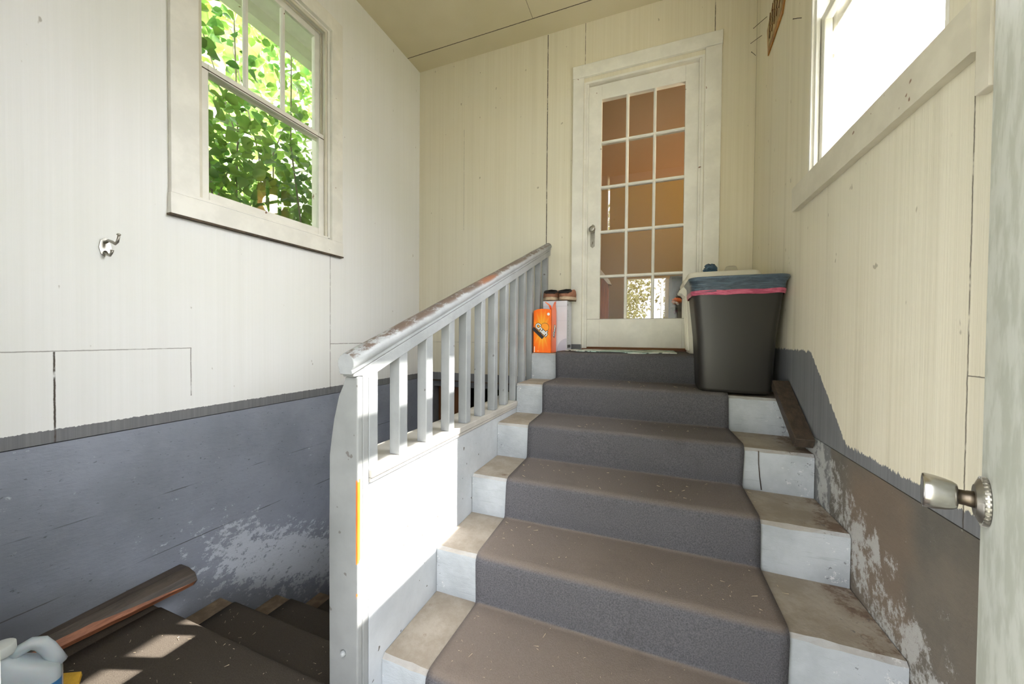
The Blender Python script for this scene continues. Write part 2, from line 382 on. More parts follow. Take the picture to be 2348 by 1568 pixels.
# floor slab, carpeted
M['floor'] = M['carpet_low']
struct(MB().box(XL, XR, -.02, .905, FZ - .12, FZ).build('floor', M['floor']))
struct(MB().box(-30, XL - .2, -30, 30, -1.36, -1.30).box(XR + .2, 30, -30, 30, -1.36, -1.30).box(XL - .2, XR + .2, -30, -.021, -1.36, -1.30).build('ground', plain('pale_gravel_ground', srgb(150, 148, 132), .9, var=.2, scale=2)))

# ---------------------------------------------------------------- main staircase
ZS = [-.118, -.2985, -.479, -.6595, -.84, -1.0205]; YS = [2.45, 2.148, 1.846, 1.545, 1.24, .925]
st = empty('concrete_staircase', (-.08, .925, FZ), 'painted grey concrete stairs of six risers climbing to the white glazed door', 'stairs')
for k in range(6):
    y1 = YB - .002 if k == 0 else YS[k - 1]
    # crumbled front edge: irregular strip
    nx = 40; top = []; rings = []
    for i in range(nx + 1):
        x = -.79 + (XR - .001 + .79) * i / nx
        dz = -.010 * max(0, (x - .3)) ; w = noise.noise(Vector((x * 9, k * 3.1, 0))) * .004
        e = .010 + abs(noise.noise(Vector((x * 25, k * 7.7, 2)))) * .008
        rings.append([(x, y1, -1.3), (x, YS[k] + .001, -1.3), (x, YS[k] + w * .5, ZS[k] - e + dz), (x, YS[k] + e, ZS[k] + dz + w * .3), (x, y1, ZS[k] + dz)])
    o = MB().loft(rings, sm=False).build('landing' if k == 0 else 'step', M['concrete'], st)
# crack in the third block
MB().tube([(.436, 1.8445, -.488), (.437, 1.8445, -.54), (.442, 1.8445, -.60), (.449, 1.8445, -.655)], .0022, 4).build('crack_filler', M['dark_wood'], st)

def fillet(pts, r, n=4):
    out = [pts[0]]
    for i in range(1, len(pts) - 1):
        a, p, c = (Vector(q) for q in (pts[i - 1], pts[i], pts[i + 1])); u = (a - p).normalized() * r; v = (c - p).normalized() * r
        for t in range(n + 1):
            t /= n; out.append(tuple((p + u) * (1 - t) ** 2 + p * 2 * t * (1 - t) + (p + v) * t * t))
    return out + [pts[-1]]
def runner(name, prof, x0, x1, mat, wob, th=.009, nx=36):
    rings = []
    for i in range(nx + 1):
        f = i / nx; ring = []
        for j, (y, z) in enumerate(prof):
            e0 = noise.noise(Vector((y * 3, z * 3, 5))) * wob; e1 = noise.noise(Vector((y * 2.5, z * 2.5, 9))) * wob * 1.3
            x = x0 + e0 + (x1 + e1 - x0 - e0) * f
            s = noise.noise(Vector((x * 3, y * 7, z * 7))) * .004
            ring.append((x, y - .002 - abs(s), z + .002 + abs(s)))
        rings.append(ring)
    o = MB().loft(rings, False, False, False).build(name, mat)
    m = o.modifiers.new('thickness', 'SOLIDIFY'); m.thickness = th; m.offset = 1
    return o
pr = [(YB - .03, ZS[0] + .002)]
for k in range(6):
    pr += [(YS[k] - .004, ZS[k] + .002), (YS[k] - .004, (ZS[k + 1] if k < 5 else FZ) + .002)]
pr += [(.20, FZ + .002)]
rn = runner('carpet_runner', fillet(pr, .026), -.612, .374, M['carpet'], .014)
me = rn.data
tag(rn, 'worn dark grey carpet runner laid down the middle of the concrete stairs', 'carpet')

# ---------------------------------------------------------------- descending stairs to the basement
ls = empty('basement_stairs', (-1.5, .905, FZ), 'dark brown stairs going down behind the railing to the basement door', 'stairs')
LP = [(.10, FZ)]
for k in range(7):
    z = FZ - .187 * k; yn = .905 + .304 * k
    if k > 0: MB().box(XL + .0, -.944, yn - .304 + .001, min(yn, YB), -2.7, z).build('step', M['low_step'], ls, .006)
    LP += [(yn + .004, z + .002), (yn + .004, z - .187 + .002)]
LP += [(2.9, FZ - .187 * 7 + .002)]
prof = [(y, z + .003) for y, z in LP]
rings = []
for i in range(13):
    x = -1.955 + (-.972 + 1.955) * i / 12
    rings.append([(x + noise.noise(Vector((y * 3, z * 2, 1))) * .008, y + .002, z) for y, z in fillet(prof, .022)])
lo = MB().loft(rings, False, False, False).build('basement_carpet_runner', M['carpet_low'])
m = lo.modifiers.new('thickness', 'SOLIDIFY'); m.thickness = .008; m.offset = 0
tag(lo, 'dirty dark brown carpet covering the stairs that lead down to the basement', 'carpet')

# curb wall between the flights
struct(MB().box(-.942, -.792, .868, YB, -2.7, -.445).build('wall_curb', M['curb']))

# ---------------------------------------------------------------- railing
ra = empty('stair_railing', (-.84, .84, FZ), 'grey painted wooden stair railing with worn round handrail and square balusters', 'railing')
# newel board with its waisted outline
def nx_(z):
    P = [(-.095, -.834), (-.13, -.836), (-.18, -.862), (-.26, -.884), (-.36, -.899), (-.6, -.901), (FZ, -.9)]
    for (z0, x0), (z1, x1) in zip(P, P[1:]):
        if z <= z0 and z >= z1: return x0 + (x1 - x0) * (z0 - z) / (z0 - z1)
    return P[0][1] if z > P[0][0] else P[-1][1]
zs = [-.122, -.15, -.18, -.21, -.25, -.3, -.36, -.45, -.6, -.9, FZ]
b = MB()
b.loft([[(nx_(z), .82, z), (-.79, .82, z), (-.79, .841, z), (nx_(z), .841, z)] for z in zs], sm=False)
nw = b.build('newel_post', M['newel'], ra, .004)
MB().loft([[(nx_(z) + .004, .8415, z), (-.791, .8415, z), (-.791, .866, z), (nx_(z) + .004, .866, z)] for z in [-.112] + zs[1:]], sm=False).build('newel_board', M['newel'], ra, .003)
MB().lathe([(0, .009), (.004, .010), (.008, .008), (.012, .004)], (-.842, .82, -.944), (0, -1, 0), 8).build('bolt', M['rail'], nw)
MB().box(-.834, -.7915, .867, .906, -.41, -.114).build('half_post', M['rail'], ra, .003)
def rz(y): return -.137 + .3855 * (y - .844)         # underside of rail
# rail profile (x offset from centre, z above underside)
prof = [(-.021, 0), (.021, 0), (.021, .040), (.024, .044), (.026, .048), (.023, .052), (.026, .057), (.031, .064), (.032, .073), (.029, .085), (.021, .095), (.010, .101), (0, .103), (-.010, .101), (-.021, .095), (-.029, .085), (-.032, .073), (-.031, .064), (-.026, .057), (-.023, .052), (-.026, .048), (-.024, .044), (-.021, .040)]
cx = -.812
up = [(p, q) for p, q in prof if q >= .039]
rings = [[(cx + p * .9, .797, rz(.797) + .072 + (q - .072) * .9) for p, q in up]]
for i in range(32):
    y = .800 + (YB - .003 - .800) * i / 31
    rings.append([(cx + p, y, rz(y) + q + noise.noise(Vector((y * 8, p * 20, q * 20))) * .0015) for p, q in up])
MB().loft(rings).build('handrail', M['handrail'], ra)
rings = [[(cx + p, y, rz(y) + q) for p, q in ((-.0225, 0), (.0225, 0), (.0225, .0405), (-.0225, .0405))] for y in (.846, YB - .003)]
MB().loft(rings, sm=False).build('rail_board', M['handrail'], ra, .002)
MB().box(-.832, -.7915, .806, .866, -.121, -.082).build('rail_block', M['newel'], ra, .004)
b0 = None
ys = [1.01, 1.168, 1.336, 1.488, 1.648, 1.812, 1.973, 2.137, 2.298, 2.47, 2.66, 2.86]
for y in ys:
    x0 = -.834 - (y - 1) * .004; zt0 = rz(y) + .004; zt1 = rz(y + .044) + .004
    mb = MB(); zb = -.406
    mb.loft([[(x0, y, zb), (x0 + .042, y, zb), (x0 + .042, y + .044, zb), (x0, y + .044, zb)], [(x0, y, zt0), (x0 + .042, y, zt0), (x0 + .042, y + .044, zt1), (x0, y + .044, zt1)]], sm=False)
    mb.build('baluster', M['rail'], ra, .003)
b = MB(); b.box(-.95, -.781, .868, 2.145, -.432, -.406); b.box(-.946, -.786, .868, 2.145, -.447, -.432)
b.build('bottom_cap', plain('dusty_cap_paint', srgb(182, 178, 172), .6, var=.08), ra, .003)
b = MB(); b.box(-.968, -.80, 2.15, YB - .002, -.447, -.406); b.build('bottom_cap', M['rail'], ra)

# ---------------------------------------------------------------- left window
w = empty('window_1', (XL, 1.5, .546), kind='structure')
b = MB(); b.box(XL, XL + .022, 1.004, 1.117, .646, 2.16); b.build('casing', M['trim'], w, .002)
b = MB(); b.box(XL, XL + .022, 1.900, 1.990, .646, 2.16); b.build('casing', M['trim'], w, .002)
b = MB(); b.box(XL, XL + .024, 1.117, 1.900, 2.062, 2.16); b.build('casing', M['trim'], w, .002)
b = MB(); b.box(XL, XL + .026, 1.000, 1.992, .550, .645); b.build('casing', M['trim'], w, .002)
b = MB(); b.box(XL - .001, XL + .029, .996, 1.992, .541, .5495); b.build('casing_underside', M['gap'], w)  # dark brown strip along the casing bottom
b = MB(); x0 = XL - T - .02
b.box(x0, XL - .0, 1.885, 1.8995, .66, 2.062); b.box(x0, XL, 1.1175, 1.128, .66, 2.062); b.box(x0, XL, 1.128, 1.885, 2.05, 2.0615)
b.box(x0, XL, 1.128, 1.885, .655, .668); b.build('jamb', M['trim'], w)
b = MB()   # stops and the groove strips
for (xa, xb, t) in ((-2.082, -2.096, .016), (-2.126, -2.134, .012)):
    b.box(xb, xa, 1.885 - t, 1.885, .668, 2.05); b.box(xb, xa, 1.128, 1.128 + t, .668, 2.05); b.box(xb, xa, 1.144, 1.869, 2.05 - t, 2.05)
b.build('stop_bead', M['trim_dirty'], w, .002)
def sash(name, par, xa, xb, y0, y1, z0, z1, st_, bot, top, munt, zmr=None):
    s = MB(); s.box(xa, xb, y0, y0 + st_, z0, z1); s.box(xa, xb, y1 - st_, y1, z0, z1); s.box(xa, xb, y0 + st_, y1 - st_, z0, z0 + bot); s.box(xa, xb, y0 + st_, y1 - st_, z1 - top, z1)
    so_ = s.build(name, M['trim'], par, .004)
    g = (y1 - y0 - 2 * st_) / (munt + 1)
    for i in range(munt):
        yc = y0 + st_ + g * (i + 1)
        mm = MB(); xm = (xa + xb) / 2
        mm.loft([[(xa + .002, yc - .004, z), (xb - .002, yc - .004, z), (xb - .010, yc - .011, z), (xa + .010, yc - .011, z)][0:0] or [(xa + .003, yc - .011, z), (xm, yc - .013, z), (xb - .003, yc - .007, z), (xb - .003, yc + .007, z), (xm, yc + .013, z), (xa + .003, yc + .011, z)] for z in (z0 + bot, z1 - top)], sm=False)
        mm.build('muntin', M['trim'], so_)
    xm = (xa + xb) / 2
    b_ = MB(); b_.box(xm - .0015, xm + .0015, y0 + st_ - .004, y1 - st_ + .004, z0 + bot - .004, z1 - top + .004)
    b_.build('pane', M['glass'], so_)
    return so_
sash('lower_sash', w, -2.124, -2.098, 1.130, 1.883, .669, 1.352, .052, .045, .038, 0)
sash('upper_sash', w, -2.166, -2.138, 1.130, 1.883, 1.318, 2.049, .046, .040, .048, 2)
MB().box(-2.110, -2.097, 1.14, 1.875, 1.319, 1.324).build('sash_gap', M['gap'], w)

# ---------------------------------------------------------------- right window
w = empty('window_2', (XR, 1.57, .58), kind='structure')
x1 = XR + T + .02
b = MB(); b.box(XR, x1, 1.972, 1.9865, .70, 2.07); b.box(XR, x1, 1.1645, 1.178, .70, 2.07); b.box(XR, x1, 1.178, 1.972, 2.056, 2.0695); b.box(XR, x1, 1.178, 1.972, .695, .706); b.build('jamb', M['trim'], w)
b = MB()
for xa, xb, t in ((.645, .66, .016), (.695, .703, .014)):
    b.box(xa, xb, 1.972 - t, 1.972, .706, 2.056); b.box(xa, xb, 1.178, 1.178 + t, .706, 2.056)
b.build('stop_bead', M['trim'], w, .002)
sash('lower_sash', w, .664, .692, 1.18, 1.970, .707, 1.385, .040, .030, .04, 0)
sash('upper_sash', w, .706, .734, 1.18, 1.970, 1.31, 2.055, .040, .075, .04, 0)
b = MB(); rings = []
for i in range(41):
    y = 2.083 - (2.083 - 1.05) * i / 40; e = abs(noise.noise(Vector((y * 14, 0, 3)))) * .006
    rings.append([(XR - .0005, y, .594 + e), (XR - .028, y, .592 + e * .6), (XR - .030, y, .700), (XR - .0005, y, .704)])
b.loft(rings, sm=False).build('apron', M['trim_dirty'], w)
MB().box(XR - .022, XR - .0005, 1.012, 1.05, .50, 2.3).build('casing', M['trim_dirty'], w, .003)

# ---------------------------------------------------------------- back door
d = empty('door_1', (-.1, YB, -.118), kind='structure')
b = MB(); b.box(-.612, -.527, YB - .022, YB, -.116, 2.04); b.build('casing', M['trim'], d, .003)
b = MB(); b.box(.327, .430, YB - .022, YB, -.116, 2.04); b.build('casing', M['trim'], d, .003)
b = MB(); b.box(-.614, .434, YB - .026, YB, 2.041, 2.136); b.build('casing', M['trim'], d, .003)
MB().box(-.614, -.528, YB - .0235, YB - .022, -.116, -.062).build('casing_foot', plain('grey_foot_paint', srgb(112, 113, 116)), d)
b = MB(); b.box(-.5265, -.506, YB, YB + T, -.11, 2.0); b.box(.307, .3265, YB, YB + T, -.11, 2.0); b.box(-.5265, .3265, YB, YB + T, 1.995, 2.012)
b.box(-.506, -.492, YB + .004, YB + .028, -.1, 1.995); b.box(.293, .307, YB + .004, YB + .028, -.1, 1.995); b.build('jamb', M['trim'], d, .002)
b = MB(); b.box(-.525, .325, YB - .016, YB + T, -.117, -.092); b.build('threshold', M['thresh'], d, .004)
leaf = MB(); ya, yb = YB + .030, YB + .072
gx = [-.392, -.198, -.001, .205]; gz = [.142, .477, .829, 1.181, 1.532, 1.868]
leaf.box(-.504, gx[0], ya, yb, -.082, 1.985); leaf.box(gx[3], .304, ya, yb, -.082, 1.985)
leaf.box(gx[0], gx[3], ya, yb, -.082, gz[0]); leaf.box(gx[0], gx[3], ya, yb, gz[5], 1.985)
lf = leaf.build('door_leaf', M['trim'], d, .002)
MB().box(-.504, .304, ya - .0006, ya, .1385, .1405).build('rail_joint', M['gap'], lf)
for i in (1, 2):
    x = gx[i]; MB().loft([[(x - .011, yb - .006, z), (x - .011, ya + .008, z), (x - .005, ya + .001, z), (x + .005, ya + .001, z), (x + .011, ya + .008, z), (x + .011, yb - .006, z)] for z in (gz[0], gz[5])], sm=False).build('muntin', M['trim'], lf)
for i in (1, 2, 3, 4):
    z = gz[i]; MB().loft([[(x, yb - .007, z - .0112), (x, ya + .0087, z - .0112), (x, ya + .0017, z - .005), (x, ya + .0017, z + .005), (x, ya + .0087, z + .0112), (x, yb - .007, z + .0112)] for x in (gx[0], gx[3])], sm=False).build('muntin', M['trim'], lf)
pt = MB()
for i in range(3):
    for j in range(5):
        xa, xb = gx[i] + (.008 if i else 0), gx[i + 1] - (.008 if i < 2 else 0); za, zb = gz[j] + (.008 if j else 0), gz[j + 1] - (.008 if j < 4 else 0)
        k = .013 if (i == 0 and j < 2) else random.uniform(-.0006, .0006)       # panes slightly askew; lower left ones turned to lose the doorway reflection
        MB().loft([[(xa, ya + .012 + k, z), (xb, ya + .012, z), (xb, ya + .015, z), (xa, ya + .015 + k, z)] for z in (za, zb)], sm=False).build('pane', M['glass_door'], lf)
kp = MB().prism([(-.452 + a, .79 + c) for a, c in ((-.017, -.07), (0, -.085), (.017, -.07), (.019, 0), (.017, .09), (0, .105), (-.017, .09), (-.019, 0))], ya - .004, ya, 'y').build('key_plate', M['dull'], d, .002)
MB().box(-.4545, -.4495, ya - .005, ya - .0035, .735, .757).build('keyhole', M['bronze'], kp)
MB().lathe([(0, .012), (.012, .009), (.02, .009), (.03, .022), (.04, .026), (.05, .023), (.055, .01)], (-.452, ya - .004, .845), (0, -1, 0)).build('door_handle', M['dull'], d)

# ---------------------------------------------------------------- entrance door, swung open at the right
a_ = math.radians(23.4); dv = Vector((math.sin(a_), math.cos(a_), 0)); nv = Vector((-math.cos(a_), math.sin(a_), 0))
edge = Vector((.503, .824, 0)); hinge = edge - dv * .80
d2 = empty('door_2', (hinge.x, hinge.y, FZ), kind='structure')
tk = -nv * .04
rings = [[tuple(p + Vector((0, 0, z))) for p in (hinge, edge, edge + tk, hinge + tk)] for z in (FZ + .012, .86)]
MB().loft(rings, sm=False).build('door_leaf', M['entry_door'], d2, .003)
kc = edge - dv * .045 + Vector((0, 0, -.250))
MB().lathe([(0, .036), (.004, .036), (.009, .032), (.012, .024), (.013, .0235)], kc, nv, 32).build('rosette', M['dull'], d2)
rr = MB()
for i in range(32):
    t = 2 * math.pi * i / 32; u3 = dv * math.cos(t) + Vector((0, 0, 1)) * math.sin(t)
    rr.obox(kc + u3 * .033 + nv * .004, kc + u3 * .0375 + nv * .004, .0035, .006, nv)
rr.build('rosette_rim', M['dull'], d2)
kn = MB().lathe([(.010, .013), (.020, .012), (.021, .0115), (.030, .0115)], kc, nv, 24).build('knob_shank', M['bronze'], d2)
MB().lathe([(.029, .010), (.030, .0185), (.034, .0215), (.042, .0242), (.054, .0268), (.065, .0278), (.067, .0268), (.0675, .020), (.065, .012), (.065, .001)], kc, nv, 32).build('door_handle', M['steel'], d2)

# ---------------------------------------------------------------- bins on the landing
def rrect(cx_, cy_, hw, hd, r, z, n=6, bow=0):
    pts = []
    for sx, sy, a0 in ((1, 1, 0), (-1, 1, 90), (-1, -1, 180), (1, -1, 270)):
        for i in range(n + 1):
            t = math.radians(a0 + 90 * i / n); pts.append([cx_ + sx * (hw - r) + r * math.cos(t), cy_ + sy * (hd - r) + r * math.sin(t)])
    out = []
    for x, y in pts:
        out.append((x, y, z))
    # bow the front
    res = []
    for i, (x, y, z_) in enumerate(out):
        f = 1 - ((x - cx_) / hw) ** 2
        res.append((x, y + (-bow * f if y < cy_ else bow * f), z_))
    return res
def rrect2(cx_, cy_, hw, hd, r, z, bow=0, n=6, m=6):
    base = rrect(cx_, cy_, hw, hd, r, z, n); out = []
    for i in range(len(base)):
        p, q = Vector(base[i]), Vector(base[(i + 1) % len(base)])
        out.append(p)
        if (p - q).length > .05:
            for k in range(1, m): out.append(p.lerp(q, k / m))
    return [(v.x, v.y + (-1 if v.y < cy_ else 1) * bow * (1 - min(1, abs(v.x - cx_) / hw) ** 2), v.z) for v in out]
BX, BY, BZ = .405, 2.298, ZS[1] + .012
BK = .962
bn = empty('trash_bin', (BX, BY, BZ), 'tall black plastic trash bin lined with a blue bag, on the step below the landing', 'trash bin')
blk = plain('black_plastic', srgb(38, 36, 33), .42, var=.05, scale=3)
L = []
for z, hw, hd in ((0, .150, .115), (.006, .160, .122), (.02, .166, .126), (.3, .180, .134), (.56, .205, .148), (.60, .207, .150)):
    L.append(rrect2(BX, BY, hw, hd, .035, BZ + z * BK, .012))
for z, hw, hd in ((.60, .203, .146), (.3, .176, .130), (.012, .160, .120)):
    L.append(rrect2(BX, BY, hw, hd, .033, BZ + z * BK, .012))
MB().loft(L).build('bin_body', blk, bn)
def bagm(name, a, b_, r=.28):
    n = N(name); w_ = n.noise(1, 5, .7, (10, 10, 60), dist=1.2)
    return n.out(n.mix(w_.ramp(.35, .65), a, b_), r, w_, .6, .012)
blue = bagm('blue_bag_film', srgb(50, 62, 74), srgb(80, 98, 114)); pink = bagm('pink_band_film', srgb(158, 56, 88), srgb(204, 104, 132))
L = []
for z, hw, hd in ((.545, .214, .157), (.575, .214, .157), (.590, .2155, .158), (.605, .224, .166), (.612, .228, .170), (.622, .226, .169), (.626, .219, .162), (.620, .205, .15), (.56, .195, .14), (.50, .15, .10)):
    ring = rrect2(BX, BY, hw, hd, .045, BZ + z * BK, .012)
    if z < .58: ring = [(x + noise.noise(Vector((x * 20, y * 20, z * 30))) * .003, y + noise.noise(Vector((x * 20, y * 20, z * 30 + 9))) * .003, q + noise.noise(Vector((x * 14, y * 14, 3))) * .006) for x, y, q in ring]
    L.append(ring)
lb = MB().loft(L, False, True).build('liner_bag', blue, bn)
L = []
for z, hw, hd in ((.527, .2105, .1535), (.537, .2135, .1565), (.552, .2152, .1582)):
    L.append([(x, y, q + noise.noise(Vector((x * 9, y * 9, 3))) * .007) for x, y, q in rrect2(BX, BY, hw, hd, .045, BZ + z * BK, .012)])
MB().loft(L, False, False).build('drawstring_band', pink, lb)

HX, HY, HZ = .405, 2.708, ZS[0] + .012
hm = empty('storage_bin', (HX, HY, HZ), 'white lidded plastic storage bin on the landing behind the black trash bin', 'storage bin')
wp = plain('white_plastic', srgb(228, 224, 212), .4, var=.04, scale=3)
L = [rrect2(HX, HY, hw, hd, .04, HZ + z) for z, hw, hd in ((0, .175, .14), (.006, .18, .145), (.25, .193, .158), (.40, .2, .165), (.44, .203, .168))]
MB().loft(L).build('bin_body', wp, hm)
b = MB()
for xo in (-.10, .0, .10): b.obox((HX + xo, HY - .155, HZ + .02), (HX + xo, HY - .170, HZ + .40), .016, .012, (0, 1, 0))
for yo in (-.1, -.02, .06): b.obox((HX - .184, HY + yo, HZ + .02), (HX - .202, HY + yo, HZ + .38), .016, .012, (1, 0, 0))
b.build('rib', wp, hm, .004)
L = [rrect2(HX, HY, hw, hd, .045, HZ + z) for z, hw, hd in ((.435, .203, .168), (.437, .222, .185), (.46, .224, .187), (.468, .222, .185), (.470, .21, .174), (.500, .200, .165), (.512, .192, .158), (.516, .180, .146))]
MB().loft(L).build('lid', wp, hm)
b = MB(); b.loft([[(HX - .195, HY - .10, HZ + .36), (HX - .195, HY + .08, HZ + .36), (HX - .195, HY + .08, HZ + .44), (HX - .195, HY - .10, HZ + .44)], [(HX - .228, HY - .09, HZ + .39), (HX - .228, HY + .07, HZ + .39), (HX - .224, HY + .07, HZ + .43), (HX - .224, HY - .09, HZ + .43)], [(HX - .245, HY - .08, HZ + .395), (HX - .245, HY + .06, HZ + .395), (HX - .245, HY + .06, HZ + .41), (HX - .245, HY - .08, HZ + .41)]], sm=False)
b.build('handle', wp, hm, .006)
LZ = HZ + .516
def blob(name, c, r, mat, seed, sx=1, sy=1, sz=1, crease=.35, u=16, v=10, cut=None):
    rings = []
    for i in range(1, v):
        th = math.pi * i / v; ring = []
        for j in range(u):
            ph = 2 * math.pi * j / u; n_ = Vector((math.sin(th) * math.cos(ph), math.sin(th) * math.sin(ph), -math.cos(th)))
            k = 1 + crease * (noise.noise(n_ * 2.2 + Vector((seed, 0, 0))) + .4 * noise.noise(n_ * 5 + Vector((seed, 3, 0))))
            p = Vector((n_.x * sx, n_.y * sy, n_.z * sz)) * r * k
            ring.append((c[0] + p.x, c[1] + p.y, max(c[2] + p.z, cut if cut is not None else -99)))
        rings.append(ring)
    return MB().loft(rings, sm=False).build(name, mat)
o = blob('crumpled_wrapper', (.345, 2.66, LZ + .026), .033, bagm('blue_wrapper_film', srgb(26, 44, 66), srgb(60, 96, 124), .2), 3, 1.15, .9, 1.15, .6, cut=LZ + .001)
tag(o, 'crumpled dark blue plastic wrapper lying on the white bin lid', 'wrapper')
b = MB(); b.lathe([(0, .040), (.006, .042), (.018, .036), (.034, .031), (.040, .026), (.041, .004)], (.462, 2.66, LZ + .001), (0, 0, 1), 20)
o = b.build('clear_plastic_cup', M['clear']); tag(o, 'clear plastic cup upside down on the white bin lid, right of the blue wrapper', 'cup')

# ---------------------------------------------------------------- boxes and shoes
def txt(s, size, off, mat, name, parent, mw, shear=0):
    cu = bpy.data.curves.new(name, 'FONT'); cu.body = s; cu.size = size; cu.offset = off; cu.extrude = .0004; cu.align_x = 'CENTER'; cu.align_y = 'CENTER'; cu.shear = shear; cu.space_character = .92
    t = bpy.data.objects.new('t', cu); C.objects.link(t); bpy.context.view_layer.update()
    me_ = bpy.data.meshes.new_from_object(t.evaluated_get(bpy.context.evaluated_depsgraph_get())); bpy.data.objects.remove(t)
    me_.materials.clear(); me_.materials.append(mat); me_.transform(mw); me_.name = name
    pw = parent_world(parent); me_.transform(Matrix.Translation(-Vector(pw)))
    o_ = bpy.data.objects.new(name, me_); C.objects.link(o_); o_.parent = parent; return o_
sx0, sx1, sy0, sy1, sz0, sz1 = -.783, -.652, 2.462, 2.598, ZS[0] + .001, .186
cb = empty('soda_carton', (sx0, sy0, sz0), 'bright orange soda carton standing on end with torn open top, on the landing', 'carton')
def orange():
    n = N('orange_carton_print'); u = (n.x - (-.72)).m('DIVIDE', .07); v = (n.z - .045).m('DIVIDE', .16)
    ang = v.m('ARCTAN2', u); ray_ = (ang * 12).m('SINE'); d_ = (u * u + v * v).m('SQRT')
    c = n.mix(d_.ramp(.1, 1.0), srgb(255, 182, 44), srgb(255, 112, 24)); c = n.mix(ray_.ramp(.2, 1) * d_.ramp(1.2, .2) * .7, c, srgb(255, 190, 70))
    return n.out(c, .3)
om = orange(); wh = plain('white_print', (.9, .9, .9, 1), .4, var=.02); bk = plain('black_print', (.02, .015, .02, 1), .4, var=.02); om2 = plain('light_orange_print', srgb(255, 160, 40), .4, var=.02)
tp = [(sx0, sz1 - .008), (sx0 + .03, sz1 + .003), (sx0 + .06, sz1 + .006), (sx0 + .10, sz1 + .004), (sx1, sz1 - .002)]
b = MB(); th_ = .002
b.prism([(sx0, sz0), (sx1, sz0)] + [(x, z) for x, z in tp[::-1]], sy0, sy0 + th_, 'y')
b.box(sx0, sx0 + th_, sy0, sy1, sz0, sz1 - .008); b.box(sx0, sx1, sy1 - th_, sy1, sz0, sz1 - .004); b.box(sx0, sx1, sy0, sy1, sz0, sz0 + th_)
b.prism([(sy0, sz0), (sy1, sz0), (sy1, sz1 - .002), (sy1 - .03, sz1 + .055), (sy1 - .05, sz1 + .062), (sy0 + .04, sz1 + .03), (sy0, sz1 - .002)], sx1 - th_, sx1, 'x')
body = b.build('carton_body', om, cb)
b = MB()   # torn flaps curling up
for x, y, hh, ln in ((sx1 - .01, sy0 + .03, .045, -.03), (sx1 - .02, sy0 + .055, .058, -.045), (sx1 - .006, sy0 + .09, .064, .01)):
    b.loft([[(x, y, sz1 - .01), (x + .002, y + .03, sz1 - .01), (x, y + .031, sz1 - .01)], [(x + ln * .4, y, sz1 + hh * .6), (x + ln * .4 + .002, y + .026, sz1 + hh * .7), (x + ln * .4, y + .027, sz1 + hh * .7)], [(x + ln, y + .004, sz1 + hh), (x + ln + .002, y + .014, sz1 + hh * 1.05), (x + ln, y + .015, sz1 + hh)]], sm=False)
b.build('torn_flap', om, cb)
MB().box(sx0 + .003, sx1 - .004, sy0 + .003, sy1 - .003, sz1 - .03, sz1 - .012).build('carton_inside', plain('raw_cardboard', srgb(214, 204, 186)), cb)
def logo(o3, ux, uy, nrm, sc, tilt=-.75):
    ux, uy, nrm = Vector(ux), Vector(uy), Vector(nrm)
    def mat_(dx, dy, dep, ang): 
        base = Matrix(((ux.x, uy.x, nrm.x, 0), (ux.y, uy.y, nrm.y, 0), (ux.z, uy.z, nrm.z, 0), (0, 0, 0, 1)))
        return Matrix.Translation(Vector(o3) + ux * dx + uy * dy + nrm * dep) @ base @ Matrix.Rotation(ang, 4, 'Z')
    c = Vector(o3) + ux * .018 * sc + uy * .014 * sc
    for rad, dep, mt in ((.0265, .0008, bk), (.0245, .0012, om2)):
        MB().lathe([(0, rad * sc), (.0004, rad * sc)], c + nrm * dep, nrm, 24).build('logo_disc', mt, cb)
    for off, dep, mt in ((.0042, .0018, bk), (.0012, .0026, wh)):
        txt('Crush', .040 * sc, off * sc, mt, 'logo_lettering', cb, mat_(0, 0, dep, tilt))
    dirx = Vector((math.cos(tilt), math.sin(tilt))); dn = Vector((math.sin(tilt), -math.cos(tilt)))
    px_, py_ = dn.x * .026 * sc - .004 * sc, dn.y * .026 * sc
    MBx = MB(); w2, h2 = .042 * sc, .010 * sc
    P4 = [Vector(o3) + ux * (px_ + dirx.x * a - dn.x * b_) + uy * (py_ + dirx.y * a - dn.y * b_) for a, b_ in ((-w2, -h2), (w2, -h2), (w2, h2), (-w2, h2))]
    MBx.loft([[tuple(p + nrm * .0010) for p in P4], [tuple(p + nrm * .0020) for p in P4]], sm=False).build('logo_banner', bk, cb)
logo((-.722, sy0, .045), (1, 0, 0), (0, 0, 1), (0, -1, 0), 1.2)
logo((sx1, (sy0 + sy1) / 2, .04), (0, 1, 0), (0, 0, 1), (1, 0, 0), 1.0, 1.05)
MB().lathe([(0, .010), (.0004, .010)], (sx1 - .022, sy0 - .001, sz1 - .032), (0, -1, 0), 14).build('printed_spot', wh, cb)
MB().box(sx0 + .006, sx0 + .011, sy0 - .0008, sy0, sz0 + .004, sz0 + .045).build('fine_print', wh, cb)
MB().box(sx0 + .03, sx0 + .04, sy0 - .0008, sy0, sz0 + .012, sz0 + .0145).build('fine_print', wh, cb)

